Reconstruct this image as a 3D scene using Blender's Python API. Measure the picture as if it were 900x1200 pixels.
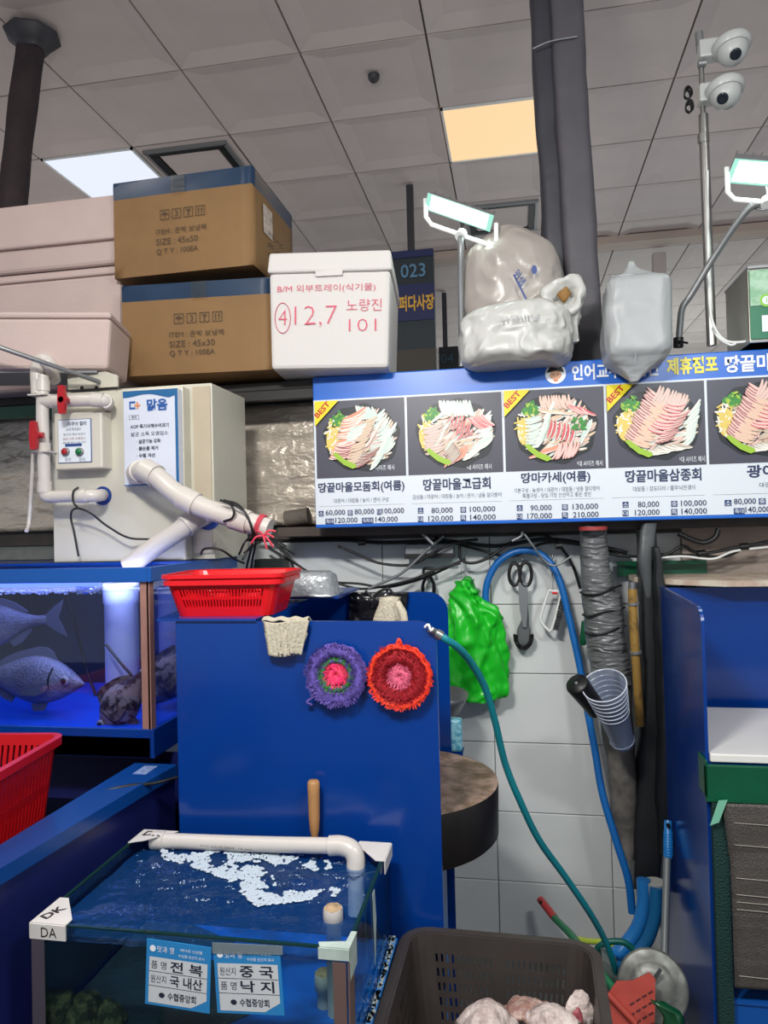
import bpy, bmesh, math, random
from mathutils import Vector, Matrix, noise
from math import pi, sin, cos, radians as rad
random.seed(7)
SC = bpy.context.scene
COL = SC.collection
for o in list(bpy.data.objects): bpy.data.objects.remove(o)

# ---------------------------------------------------------------- camera, world, lights, exposure
YAW, PITCH, ROLL, FPX = rad(10.333), rad(1.025), rad(1.388), 850.0
CAM = Vector((0, 0, 1.55))
fwd = Vector((-sin(YAW)*cos(PITCH), cos(YAW)*cos(PITCH), sin(PITCH)))
r0 = Vector((cos(YAW), sin(YAW), 0)); d0 = -r0.cross(fwd)
RT = cos(ROLL)*r0 + sin(ROLL)*d0; DN = -sin(ROLL)*r0 + cos(ROLL)*d0
cd = bpy.data.cameras.new('camera'); cam = bpy.data.objects.new('camera', cd); COL.objects.link(cam)
cd.sensor_fit = 'VERTICAL'; cd.sensor_height = 36; cd.lens = 36*FPX/1200; cd.clip_start = .05
mw = Matrix((RT, -DN, -fwd)).transposed().to_4x4(); mw.translation = CAM; cam.matrix_world = mw
SC.camera = cam
SC.view_settings.view_transform = 'Standard'; SC.view_settings.look = 'None'
SC.view_settings.exposure = 0.0; SC.view_settings.gamma = 1; SC.view_settings.use_curve_mapping = False
W = bpy.data.worlds.new('world'); SC.world = W; W.use_nodes = True
W.node_tree.nodes['Background'].inputs[0].default_value = (.80, .88, 1, 1)
W.node_tree.nodes['Background'].inputs[1].default_value = .5

def area(name, loc, target, sx, sy, power, color=(1, 1, 1)):
    l = bpy.data.lights.new(name, 'AREA'); l.shape = 'RECTANGLE'; l.size = sx; l.size_y = sy; l.energy = power; l.color = color
    o = bpy.data.objects.new(name, l); COL.objects.link(o); o.location = loc
    o.rotation_euler = (Vector(target)-Vector(loc)).to_track_quat('-Z', 'Y').to_euler(); o['kind'] = 'helper'
    return o
# flood lamps of the stalls across the aisle and ceiling panels of the hall behind the viewer
area('ceiling_panel_light', (-.8, -.4, 3.7), (-.8, -.4, 0), 1.1, .5, 22, (1, .95, .9))
area('ceiling_panel_light', (1.6, .2, 3.7), (1.6, .2, 0), 1.1, .5, 22, (1, .96, .92))
area('ceiling_panel_light', (-2.2, 1.2, 3.7), (-2.2, 1.2, 0), .6, .6, 12, (1, .95, .9))
area('flood_lamp_light', (-.5, .35, 2.55), (.2, 2.6, 1.0), .3, .12, 34, (1, .98, .94))
area('flood_lamp_light', (.9, .3, 2.6), (.5, 2.6, 1.2), .3, .12, 17, (.95, 1, .97))
# added unseen fill lights, standing in for bounce onto the ceiling
for x_, y_, p_, c_ in ((-2.2, -1.2, 95, (1, .88, .82)), (2.6, -.8, 80, (1, .93, .9)), (-3.2, 4.2, 60, (1, .9, .84)), (.6, 4.6, 50, (.96, .96, 1)), (4.2, 4.8, 60, (.96, .96, 1)), (1.5, 8.5, 60, (.93, 1, .98))):
    area('ceiling_fill', (x_, y_, 1.9), (x_, y_+.01, 4), 2.2, 1.4, p_*.21, c_)

def ray(px, py): return (px-450)*RT + (py-600)*DN + FPX*fwd
def A(px, py, Y): d = ray(px, py); return CAM + d*(Y/d.y)          # point of the world where a pixel's ray meets the upright plane y = Y
def G(px, py, Z): d = ray(px, py); return CAM + d*((Z-CAM.z)/d.z)  # ... or the level plane z = Z

# ---------------------------------------------------------------- materials
def lin(c):
    if isinstance(c, str): c = [int(c[i:i+2], 16)/255 for i in (0, 2, 4)]
    return tuple(x/12.92 if x <= .04045 else ((x+.055)/1.055)**2.4 for x in c)
MATS = {}
def mat(name, col, rough=.5, metal=0, var=.0, scale=8, bump=0, bscale=60, col2=None, emit=0, spec=.5, trans=0, alpha=1, coat=0, sss=0, stretch=None, thr=None, crease=0, cscale=9):
    if name in MATS: return MATS[name]
    m = bpy.data.materials.new(name); m.use_nodes = True; N = m.node_tree.nodes; L = m.node_tree.links
    p = N['Principled BSDF']; c = lin(col)
    p.inputs['Base Color'].default_value = (*c, 1); p.inputs['Roughness'].default_value = rough
    p.inputs['Metallic'].default_value = metal; p.inputs['Specular IOR Level'].default_value = spec
    p.inputs['Transmission Weight'].default_value = trans; p.inputs['Alpha'].default_value = alpha; p.inputs['Coat Weight'].default_value = coat
    if sss: p.inputs['Subsurface Weight'].default_value = sss; p.inputs['Subsurface Radius'].default_value = (.01, .006, .004)
    if emit: p.inputs['Base Color'].default_value = (.03, .03, .03, 1)
    if emit: p.inputs['Emission Color'].default_value = (*c, 1); p.inputs['Emission Strength'].default_value = emit
    if var or bump or col2 or crease:
        tc = N.new('ShaderNodeTexCoord'); mp = N.new('ShaderNodeMapping'); L.new(tc.outputs['Object'], mp.inputs[0])
        if stretch: mp.inputs['Scale'].default_value = stretch
    if var or col2:
        n = N.new('ShaderNodeTexNoise'); n.inputs['Scale'].default_value = scale; n.inputs['Detail'].default_value = 6; n.inputs['Roughness'].default_value = .6
        L.new(mp.outputs[0], n.inputs['Vector']); r = N.new('ShaderNodeValToRGB'); L.new(n.outputs['Fac'], r.inputs[0])
        if col2: a, b = c, lin(col2)
        else: a = tuple(x*(1-var) for x in c); b = tuple(min(1, x*(1+var)) for x in c)
        t = thr or (.35, .65)
        r.color_ramp.elements[0].color = (*a, 1); r.color_ramp.elements[1].color = (*b, 1)
        r.color_ramp.elements[0].position, r.color_ramp.elements[1].position = t
        L.new(r.outputs[0], p.inputs['Base Color'])
    if bump:
        n2 = N.new('ShaderNodeTexNoise'); n2.inputs['Scale'].default_value = bscale; n2.inputs['Detail'].default_value = 4
        L.new(mp.outputs[0], n2.inputs['Vector']); b = N.new('ShaderNodeBump'); b.inputs['Strength'].default_value = bump; b.inputs['Distance'].default_value = .01
        L.new(n2.outputs['Fac'], b.inputs['Height']); L.new(b.outputs[0], p.inputs['Normal'])
    if crease:   # sharp folds of film and foil
        n3 = N.new('ShaderNodeTexNoise'); n3.noise_type = 'RIDGED_MULTIFRACTAL'; n3.inputs['Scale'].default_value = cscale; n3.inputs['Detail'].default_value = 5; n3.inputs['Distortion'].default_value = .6
        L.new(mp.outputs[0], n3.inputs['Vector']); b3 = N.new('ShaderNodeBump'); b3.inputs['Strength'].default_value = crease; b3.inputs['Distance'].default_value = .02
        L.new(n3.outputs['Fac'], b3.inputs['Height'])
        if bump: L.new(b.outputs[0], b3.inputs['Normal'])
        L.new(b3.outputs[0], p.inputs['Normal'])
    MATS[name] = m; return m
def clear(name, tint, gloss=.08, rough=.03, dens=None, bump=0, bscale=20):
    """thin glass, water surface or film: tinted see-through plus a fresnel reflection"""
    m = bpy.data.materials.new(name); m.use_nodes = True; N = m.node_tree.nodes; L = m.node_tree.links
    N.remove(N['Principled BSDF']); out = N['Material Output']
    t = N.new('ShaderNodeBsdfTransparent'); t.inputs[0].default_value = (*lin(tint), 1)
    g = N.new('ShaderNodeBsdfGlossy'); g.inputs['Roughness'].default_value = rough; g.inputs[0].default_value = (1, 1, 1, 1)
    lw = N.new('ShaderNodeLayerWeight'); lw.inputs[0].default_value = .25
    mr = N.new('ShaderNodeMath'); mr.operation = 'MULTIPLY_ADD'; mr.inputs[1].default_value = .5; mr.inputs[2].default_value = gloss
    mx = N.new('ShaderNodeMixShader'); L.new(lw.outputs['Fresnel'], mr.inputs[0]); L.new(mr.outputs[0], mx.inputs[0])
    L.new(t.outputs[0], mx.inputs[1]); L.new(g.outputs[0], mx.inputs[2]); last = mx
    if dens:
        d = N.new('ShaderNodeBsdfDiffuse'); d.inputs[0].default_value = (*lin(dens[0]), 1)
        m2 = N.new('ShaderNodeMixShader'); m2.inputs[0].default_value = dens[1]; L.new(mx.outputs[0], m2.inputs[1]); L.new(d.outputs[0], m2.inputs[2]); last = m2
    if bump:
        tc = N.new('ShaderNodeTexCoord'); n2 = N.new('ShaderNodeTexNoise'); n2.inputs['Scale'].default_value = bscale; n2.inputs['Detail'].default_value = 5
        L.new(tc.outputs['Object'], n2.inputs['Vector']); b = N.new('ShaderNodeBump'); b.inputs['Strength'].default_value = bump; b.inputs['Distance'].default_value = .02
        L.new(n2.outputs['Fac'], b.inputs['Height']); L.new(b.outputs[0], g.inputs['Normal'])
    L.new(last.outputs[0], out.inputs[0]); MATS[name] = m; return m

# ---------------------------------------------------------------- mesh builder and linking
class MB:
    def __init__(s): s.v = []; s.f = []; s.m = []; s.s = []
    def add(s, vs, fs, mi=0, sm=False):
        b = len(s.v); s.v += [tuple(v) for v in vs]
        for f in fs: s.f.append([b+i for i in f]); s.m.append(mi); s.s.append(sm)
        return s
    def hexa(s, p, mi=0): return s.add(p, [(0, 3, 2, 1), (4, 5, 6, 7), (0, 1, 5, 4), (1, 2, 6, 5), (2, 3, 7, 6), (3, 0, 4, 7)], mi)
    def box(s, x0, x1, y0, y1, z0, z1, mi=0):
        return s.hexa([(x0, y0, z0), (x1, y0, z0), (x1, y1, z0), (x0, y1, z0), (x0, y0, z1), (x1, y0, z1), (x1, y1, z1), (x0, y1, z1)], mi)
    def obox(s, c, size, R=Matrix(), mi=0, top=1.0):
        p = []
        for z in (-.5, .5):
            k = top if z > 0 else 1
            for x, y in ((-.5, -.5), (.5, -.5), (.5, .5), (-.5, .5)):
                p.append(Vector(c) + (R.to_3x3() @ Vector((x*size[0]*k, y*size[1]*k, z*size[2]))))
        return s.hexa(p, mi)
    def prism(s, poly, o, u, v, w, mi=0, sm=False):
        """flat outline poly (a, b) -> o + a*u + b*v, thickness vector w"""
        o, u, v, w = map(Vector, (o, u, v, w)); n = len(poly)
        a = [o+u*x+v*y for x, y in poly]; b = [q+w for q in a]
        fs = [list(range(n)), list(range(2*n-1, n-1, -1))]
        s.add(a+b, fs, mi); s.add(a+b, [((i+1) % n, i, n+i, n+(i+1) % n) for i in range(n)], mi, sm); return s
    def flat(s, poly, o, u, v, mi=0):
        o, u, v = map(Vector, (o, u, v)); return s.add([o+u*x+v*y for x, y in poly], [list(range(len(poly)))], mi)
    def tube(s, pts, r, n=10, mi=0, cap=True, closed=False, sm=True, flatk=1):
        pts = [Vector(p) for p in pts]; k = len(pts); rr = r if isinstance(r, (list, tuple)) else [r]*k
        t0 = (pts[1]-pts[0]).normalized(); up = Vector((0, 0, 1)) if abs(t0.z) < .9 else Vector((0, 1, 0)); side = t0.cross(up).normalized()
        vs = []
        for i, p in enumerate(pts):
            if closed: t = (pts[(i+1) % k]-pts[i-1])
            else: t = pts[min(i+1, k-1)]-pts[max(i-1, 0)]
            t = t.normalized() if t.length > 1e-9 else t0
            side = (side - t*side.dot(t)).normalized(); u2 = t.cross(side)
            for j in range(n):
                a = 2*pi*j/n; vs.append(p + side*(cos(a)*rr[i]) + u2*(sin(a)*rr[i]*flatk))
        fs = [(i*n+j, i*n+(j+1) % n, ((i+1) % k)*n+(j+1) % n, ((i+1) % k)*n+j) for i in range(k if closed else k-1) for j in range(n)]
        b = len(s.v); s.add(vs, fs, mi, sm)
        if cap and not closed: s.add(vs[:n], [list(range(n))[::-1]], mi); s.add(vs[-n:], [list(range(n))], mi)
        return s
    def lathe(s, prof, c, axis=(0, 0, 1), n=24, mi=0, sm=True, fr=None, cap=True):
        c = Vector(c); ax = Vector(axis).normalized(); x = ax.orthogonal().normalized(); y = ax.cross(x); vs = []
        for k, (r, h) in enumerate(prof):
            for j in range(n):
                a = 2*pi*j/n; q = r*(fr(a, k) if fr else 1); vs.append(c + ax*h + x*(q*cos(a)) + y*(q*sin(a)))
        fs = [(i*n+j, i*n+(j+1) % n, (i+1)*n+(j+1) % n, (i+1)*n+j) for i in range(len(prof)-1) for j in range(n)]
        s.add(vs, fs, mi, sm)
        for k, rev in ((0, True), (len(prof)-1, False)):
            if cap and prof[k][0] > 1e-5: q = vs[k*n:(k+1)*n]; s.add(q, [list(range(n))[::-1] if rev else list(range(n))], mi)
        return s
    def loft(s, secs, n=24, mi=0, box=2, fold=0, nf=7, ns=0, nscale=12, seed=0, axis='z', sm=True, cr=0, cs=14):
        """sections (cx, cy, cz, rx, ry): ellipses / superellipses across z (or across x for axis='x': rx is along y, ry along z)"""
        vs = []
        for k, (cx, cy, cz, rx, ry) in enumerate(secs):
            for j in range(n):
                a = 2*pi*j/n; ca, sa = cos(a), sin(a); e = 2/box
                u = math.copysign(abs(ca)**e, ca); w = math.copysign(abs(sa)**e, sa)
                q = 1 + fold*sin(nf*a+seed+k*.35)
                p = Vector((cx+u*rx*q, cy+w*ry*q, cz)) if axis == 'z' else Vector((cx, cy+u*rx*q, cz+w*ry*q))
                if cr:
                    o_ = Vector((seed*3.1, 0, 0)); rd = Vector((ca, sa, 0)); q1 = p*cs; q1.z *= .8
                    w1 = q1+noise.noise_vector(q1*.5+o_)*1.2; f = (1-abs(noise.noise(w1+o_))*2.6)+.5*(1-abs(noise.noise(w1*2.3+o_))*2.6)+.25*(1-abs(noise.noise(w1*5+o_))*2.6)
                    p += rd*(cr*f)
                if ns: p += noise.noise_vector(p*nscale+Vector((seed, 3, 1)))*ns
                vs.append(p)
        fs = [(i*n+j, i*n+(j+1) % n, (i+1)*n+(j+1) % n, (i+1)*n+j) for i in range(len(secs)-1) for j in range(n)]
        s.add(vs, fs, mi, sm); s.add(vs[:n], [list(range(n))[::-1]], mi, sm); s.add(vs[-n:], [list(range(n))], mi, sm); return s
    def grid(s, fn, nu, nv, mi=0, sm=True):
        vs = [fn(i/nu, j/nv) for j in range(nv+1) for i in range(nu+1)]
        return s.add(vs, [(j*(nu+1)+i, j*(nu+1)+i+1, (j+1)*(nu+1)+i+1, (j+1)*(nu+1)+i) for j in range(nv) for i in range(nu)], mi, sm)
    def bbox(s):
        xs, ys, zs = zip(*s.v); return min(xs), max(xs), min(ys), max(ys), min(zs), max(zs)
ROOTM = {}
def tag(o, label=None, cat=None, group=None, kind=None):
    for k, v in (('label', label), ('category', cat), ('group', group), ('kind', kind)):
        if v: o[k] = v
    return o
def thing(name, label, cat, loc, rz=0, group=None, kind=None):
    o = bpy.data.objects.new(name, None); COL.objects.link(o); o.location = loc; o.rotation_euler = (0, 0, rz); o.empty_display_size = .05
    ROOTM[o.name] = Matrix.Translation(Vector(loc)) @ Matrix.Rotation(rz, 4, 'Z'); return tag(o, label, cat, group, kind)
def build(mb, name, mats, parent=None, label=None, cat=None, group=None, kind=None, bevel=0, solid=0, sub=0, weld=False):
    """world-space geometry -> one mesh object; child meshes keep their root's frame"""
    if not isinstance(mats, (list, tuple)): mats = [mats]
    if parent is not None: M = ROOTM[parent.name]
    else:
        b = mb.bbox(); M = Matrix.Translation(((b[0]+b[1])/2, (b[2]+b[3])/2, b[4]))
    Mi = M.inverted(); me = bpy.data.meshes.new(name); me.from_pydata([Mi @ Vector(v) for v in mb.v], [], mb.f)
    me.polygons.foreach_set('material_index', mb.m); me.polygons.foreach_set('use_smooth', mb.s)
    for m in mats: me.materials.append(m)
    me.update(); o = bpy.data.objects.new(name, me); COL.objects.link(o)
    if parent is not None:
        o.parent = parent
        if parent.type == 'MESH': pass
    else: o.matrix_world = M
    ROOTM[o.name] = M
    if weld:
        bm = bmesh.new(); bm.from_mesh(me); bmesh.ops.remove_doubles(bm, verts=bm.verts, dist=1e-5); bm.to_mesh(me); bm.free()
    if solid: md = o.modifiers.new('solid', 'SOLIDIFY'); md.thickness = solid; md.offset = 0
    if bevel: md = o.modifiers.new('bevel', 'BEVEL'); md.width = bevel; md.segments = 2; md.limit_method = 'ANGLE'; md.angle_limit = rad(40)
    if sub: md = o.modifiers.new('sub', 'SUBSURF'); md.levels = md.render_levels = sub
    return tag(o, label, cat, group, kind)
def smooth(pts, k=6):
    pts = [Vector(p) for p in pts]; P = [pts[0]*2-pts[1]]+pts+[pts[-1]*2-pts[-2]]; out = []
    for i in range(1, len(P)-2):
        for j in range(k):
            t = j/k; a, b, c, d = P[i-1], P[i], P[i+1], P[i+2]
            out.append(.5*((2*b)+(c-a)*t+(2*a-5*b+4*c-d)*t*t+(3*b-a-3*c+d)*t**3))
    return out+[pts[-1]]
TC = {}
def text(mb, s, o, u, v, width=None, height=None, mi=0, bold=0, align='C', sx=1):
    """lettering as flat mesh: o is the centre (or left end) of the line, u/v unit vectors, width or cap height in metres"""
    key = (s, bold)
    if key not in TC:
        c = bpy.data.curves.new('txt', 'FONT'); c.body = s; c.size = 1; c.resolution_u = 2; c.offset = bold; c.fill_mode = 'FRONT'
        ob = bpy.data.objects.new('txt', c); COL.objects.link(ob); bpy.context.view_layer.update()
        me = ob.evaluated_get(bpy.context.evaluated_depsgraph_get()).to_mesh()
        TC[key] = ([tuple(q.co) for q in me.vertices], [tuple(q.vertices) for q in me.polygons])
        ob.to_mesh_clear(); bpy.data.objects.remove(ob); bpy.data.curves.remove(c)
    vs, fs = TC[key]
    if not vs: return
    x0 = min(q[0] for q in vs); x1 = max(q[0] for q in vs); y0 = min(q[1] for q in vs); y1 = max(q[1] for q in vs)
    kx = width/(x1-x0) if width else height/(y1-y0)*sx; ky = height/(y1-y0) if height else kx
    ox = (x0+x1)/2 if align == 'C' else x0; oy = (y0+y1)/2; o, u, v = Vector(o), Vector(u), Vector(v)
    mb.add([o+u*((q[0]-ox)*kx)+v*((q[1]-oy)*ky) for q in vs], fs, mi)
U, V, OUT = Vector((1, 0, 0)), Vector((0, 0, 1)), Vector((0, -1, 0))
def rect(cx, cy, w, h): return [(cx-w/2, cy-h/2), (cx+w/2, cy-h/2), (cx+w/2, cy+h/2), (cx-w/2, cy+h/2)]
def disc(cx, cy, rx, ry=None, n=20): return [(cx+cos(2*pi*i/n)*rx, cy+sin(2*pi*i/n)*(ry or rx)) for i in range(n)]
def rrect(w, d, r, n=4):
    """rounded rectangle loop, and a flag per point: True while on a straight side"""
    out = []
    for cx, cy, a0 in ((w/2-r, -d/2+r, -pi/2), (w/2-r, d/2-r, 0), (-w/2+r, d/2-r, pi/2), (-w/2+r, -d/2+r, pi)):
        out.append([(cx+cos(a0+pi/2*i/n)*r, cy+sin(a0+pi/2*i/n)*r) for i in range(n+1)])
    return out
def basket(mb, w, d, h, taper, r, rows, pitch, th, M, mi=0, gap=.5, groups=None):
    """a moulded basket with real slots: rows = height ranges (0..1) that hold slots"""
    def loop(kk, inset):
        cs = rrect(w*kk-2*inset, d*kk-2*inset, max(r-inset, .004)); L = []; fl = []
        for i in range(4):
            c = cs[i]; nx = cs[(i+1) % 4][0]; L += c; fl += [False]*(len(c)-1)
            side = (w if i in (1, 3) else d) - 2*r; k = max(2, int(side/pitch)); a, b = c[-1], nx; fr = [0]
            for q in range(k): fr += [(q+(1-gap)/2)/k, (q+(1+gap)/2)/k]
            fr.append(1); pts = [(a[0]+(b[0]-a[0])*t, a[1]+(b[1]-a[1])*t) for t in fr]; L += pts[1:-1]
            for q in range(len(fr)-1):
                sl = q % 2 == 1
                if groups and sl and abs(fr[q]-.5) < groups: sl = False
                fl.append(sl)
        return L, fl
    bo, fl = loop(taper, 0); to, _ = loop(1, 0); bi, _ = loop(taper, th); ti, _ = loop(1, th); n = len(bo)
    def P(lo, hi, i, v): a, b = lo[i % n], hi[i % n]; return M @ Vector((a[0]+(b[0]-a[0])*v, a[1]+(b[1]-a[1])*v, h*v))
    cuts = sorted({0, 1} | {x for r_ in rows for x in r_})
    for v0, v1 in zip(cuts, cuts[1:]):
        slot = any(abs(v0-r_[0]) < 1e-6 for r_ in rows)
        for i in range(n):
            if slot and fl[i]: continue
            p = [P(bo, to, i, v0), P(bo, to, i+1, v0), P(bi, ti, i+1, v0), P(bi, ti, i, v0), P(bo, to, i, v1), P(bo, to, i+1, v1), P(bi, ti, i+1, v1), P(bi, ti, i, v1)]
            mb.hexa(p, mi)
    fl_ = rrect(w*taper, d*taper, r); base = [M @ Vector((x, y, 0)) for c in fl_ for x, y in c]; top = [M @ Vector((x, y, th)) for c in fl_ for x, y in c]
    k = len(base); mb.add(base+top, [list(range(k))[::-1], list(range(k, 2*k))], mi)
def rim(mb, w, d, r, wid, ht, M, z, mi=0):
    a = [M @ Vector((x, y, z)) for c in rrect(w, d, r, 5) for x, y in c]; o = [M @ Vector((x, y, z)) for c in rrect(w+2*wid, d+2*wid, r+wid, 5) for x, y in c]
    n = len(a); dz = Vector((0, 0, -ht)); vs = a+o+[q+dz for q in a]+[q+dz for q in o]
    f = []
    for i in range(n):
        j = (i+1) % n; f += [(i, n+i, n+j, j), (n+i, 3*n+i, 3*n+j, n+j), (3*n+i, 2*n+i, 2*n+j, 3*n+j), (2*n+i, i, j, 2*n+j)]
    mb.add(vs, f, mi)

# ---------------------------------------------------------------- colours
M_TILE = mat('glazed_tile', 'dcdfde', .22, var=.03, scale=3, bump=.02, bscale=12)
M_GROUT = mat('grout', '7d8280', .8, var=.1, scale=30)
M_CEIL = mat('ceiling_board', 'c8bdb9', .6, var=.03, scale=5)
M_CEILG = mat('ceiling_grid', '9a918e', .7)
M_BLUE = mat('blue_acrylic', '053684', .18, var=.04, scale=4, spec=.5)
M_BLUEL = mat('blue_acrylic_light', '0f52a4', .2)
M_WHITEP = mat('white_pvc', 'c9c3bd', .3, var=.03, scale=10)
M_CREAM = mat('cream_plastic', 'c8c4b5', .35, var=.04, scale=6)
M_CREAM2 = mat('beige_plastic', 'b9ad97', .4, var=.06, scale=6)  # slightly darker beige than the main cream
M_FOAM = mat('styrofoam', 'd2cecb', .75, bump=.12, bscale=160)
M_FOAMP = mat('styrofoam_warm_lit', 'c0aca6', .8, bump=.12, bscale=120, var=.03, scale=6)  # foam white with pinkish warm lamp light put into the colour
M_CARD = mat('cardboard', '80603a', .7, var=.07, scale=6, bump=.05, bscale=90)
M_CARDT = mat('cardboard_blue_tape', '1c3550', .3, var=.1, scale=9)
M_TAPEC = clear('packing_tape_film', 'fbf6ea', .04, .2)
M_INK = mat('black_ink', '2a2520', .6)
M_INKP = mat('faded_ink', '4a3a28', .7)
M_REDINK = mat('red_marker', 'd2506a', .6)
M_RED = mat('red_plastic', 'd8121c', .3, var=.03, scale=12)
M_REDD = mat('red_crate_plastic', 'b80d18', .35)
M_BLACK = mat('black_rubber', '101012', .45)
M_BLACKG = mat('black_gloss', '0b0b0d', .15)
M_DARK = mat('dark_grey_paint', '35343a', .5, var=.1, scale=7)
M_STEEL = mat('brushed_steel', 'a8a8a6', .32, metal=.9, var=.08, scale=14)
M_GREYM = mat('grey_metal', '8a8c8e', .4, metal=.5)
M_FOIL = mat('foil_insulation', 'd2c6b6', .3, metal=.3, var=.14, scale=10, bump=.3, bscale=60, crease=.4, cscale=16, stretch=(1, 1, 2))
M_WHITE = mat('white_print', 'dfe6ee', .4)
M_WHITEM = mat('white_enamel', 'e6e8e6', .35)
M_CTAPE = mat('silver_duct_tape', '6e7071', .33, metal=.2, var=.18, scale=10, bump=.3, bscale=30, stretch=(1, 1, 4), crease=.7, cscale=16)
M_GREEN = mat('green_film', '1fbe28', .32, var=.1, scale=9, crease=.9, cscale=13)
M_GTAPE = mat('green_tape', '0a5338', .3, var=.12, scale=12)
M_GLASS = clear('clear_glass', 'dfeee9', .03)
M_GLASSE = clear('glass_edge', '4f8f80', .15, dens=('5a8f84', .4))

# ---------------------------------------------------------------- the setting
CZ = 3.793
fl = MB(); fl.box(-8, 9, -4, 15, -.12, 0); tag(build(fl, 'floor', mat('wet_concrete', '5a5c5c', .35, var=.2, scale=5, bump=.1, bscale=20)), kind='structure', label='wet grey market floor')
wf = MB(); wf.box(-8, 9, 15, 15.2, 0, CZ+.2); tag(build(wf, 'wall_far', mat('far_wall_paint', 'b9bcbc', .7, var=.06, scale=2)), kind='structure', label='pale end wall of the market hall')
YW = 2.68
wb = MB(); wb.box(-3.4, 2.4, YW+.008, YW+.09, 0, 2.02)
wall = build(wb, 'wall_back', M_GROUT, kind='structure', label='tiled stall wall behind the fish counters')
def tile_mesh(w, h, t=.008, c=.002):
    b = MB(); a = [(-w/2, 0, -h/2), (w/2, 0, -h/2), (w/2, 0, h/2), (-w/2, 0, h/2)]
    f = [(x-math.copysign(c, x), -t, z-math.copysign(c, z)) for x, _, z in a]; m_ = [(x, -t+c, z) for x, _, z in a]
    b.add(a+m_+f, [(i, (i+1) % 4, 4+(i+1) % 4, 4+i) for i in range(4)]+[(4+i, 4+(i+1) % 4, 8+(i+1) % 4, 8+i) for i in range(4)]+[(8, 9, 10, 11)])
    me = bpy.data.meshes.new('tile'); me.from_pydata(b.v, [], b.f); me.materials.append(M_TILE); return me
TM = tile_mesh(.397, .247); Mi = ROOTM[wall.name].inverted()
for i in range(-4, 6):
    for j in range(6):
        if i > 2 and j > 4: continue
        o = bpy.data.objects.new('tile', TM); COL.objects.link(o); o.parent = wall
        o.location = Mi @ Vector((-.1+.4*i+.2, YW+.0085, .25*j+.125)); o.rotation_euler = (random.uniform(-.002, .002), 0, random.uniform(-.002, .002))
# upper course above the tiles: stained panel on the right, plain boards behind the cables
pb = MB(); pb.box(-3.4, .62, YW-.004, YW+.01, 1.501, 1.56); build(pb, 'trim', mat('dark_rail', '4a4440', .6, var=.2, scale=8), wall)
pb = MB(); pb.box(.56, 2.4, YW-.03, YW+.008, 1.27, 1.56); build(pb, 'stone_panel', mat('stained_marble', '9a8c82', .5, var=.15, scale=7, bump=.1), wall, label='stained brownish panel behind cables at the right')
# foil insulation sheets on the upper left
fo = MB(); fo.grid(lambda u, v: (-3.0+u*2.28, YW-.03+.006*noise.noise(Vector((u*30, v*12, 0)))-.01*sin(v*34)*.4, 1.56+v*.46), 120, 26)
build(fo, 'foil_sheet', M_FOIL, wall, solid=.008, label='crinkled silver foil insulation sheet')
# shelf on the stall roof that carries the boxes
sh = MB(); sh.box(-3.3, 2.35, 2.44, 2.84, 2.035, 2.064); sh.box(-3.3, 2.35, 2.44, 2.47, 2.0, 2.035)
build(sh, 'storage_shelf', mat('dark_shelf', '33302e', .6, var=.1), None, 'long dark shelf on top of the stall wall carrying boxes and bags', 'shelf', bevel=.003)
gr = MB(); gr.box(-2.6, -1.32, 2.43, 2.445, 1.985, 2.03); build(gr, 'tape_strip', M_GTAPE, None, 'dark green strip running under the foam boxes at the far left', 'strip')

# ceiling: grid plate, and each 0.6 m board as a part
cp = MB(); cp.box(-8, 9, -4, 15, CZ+.028, CZ+.1); ceil = build(cp, 'ceiling', M_CEILG, kind='structure', label='suspended ceiling of square boards')
def board_mesh(s=.590, ins=.085, dp=.02):
    a = s/2; b = a-ins; q = [(-a, -a, 0), (a, -a, 0), (a, a, 0), (-a, a, 0), (-b, -b, dp), (b, -b, dp), (b, b, dp), (-b, b, dp), (-a, -a, dp+.004), (a, -a, dp+.004), (a, a, dp+.004), (-a, a, dp+.004)]
    me = bpy.data.meshes.new('ceiling_board'); me.from_pydata(q, [], [(0, 4, 5, 1), (1, 5, 6, 2), (2, 6, 7, 3), (3, 7, 4, 0), (4, 7, 6, 5), (0, 1, 9, 8), (1, 2, 10, 9), (2, 3, 11, 10), (3, 0, 8, 11)])
    me.materials.append(M_CEIL); return me
BM_ = board_mesh(); CMi = ROOTM[ceil.name].inverted()
CX0, CY0 = -.348, 3.272
skip = {(-4, 1), (0, 1), (-3, 1), (0, 3)}
def vis(p):
    v = Vector(p)-CAM; z = v.dot(fwd)
    if z < .3: return False
    x = 450+FPX*v.dot(RT)/z; y = 600+FPX*v.dot(DN)/z; return -120 < x < 1020 and -150 < y < 1200
far = MB()
for i in range(-13, 15):
    for j in range(-12, 19):
        if (i, j) in skip: continue
        x, y = CX0+.6*i+.3, CY0+.6*j+.3
        if j <= 12 and vis((x, y, CZ)):
            o = bpy.data.objects.new('ceiling_board', BM_); COL.objects.link(o); o.parent = ceil; o.location = CMi @ Vector((x, y, CZ-.004))
        else:
            far.box(x-.292, x+.292, y-.292, y+.292, CZ, CZ+.014)
build(far, 'distant_boards', M_CEIL, ceil, kind='stuff')
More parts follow.
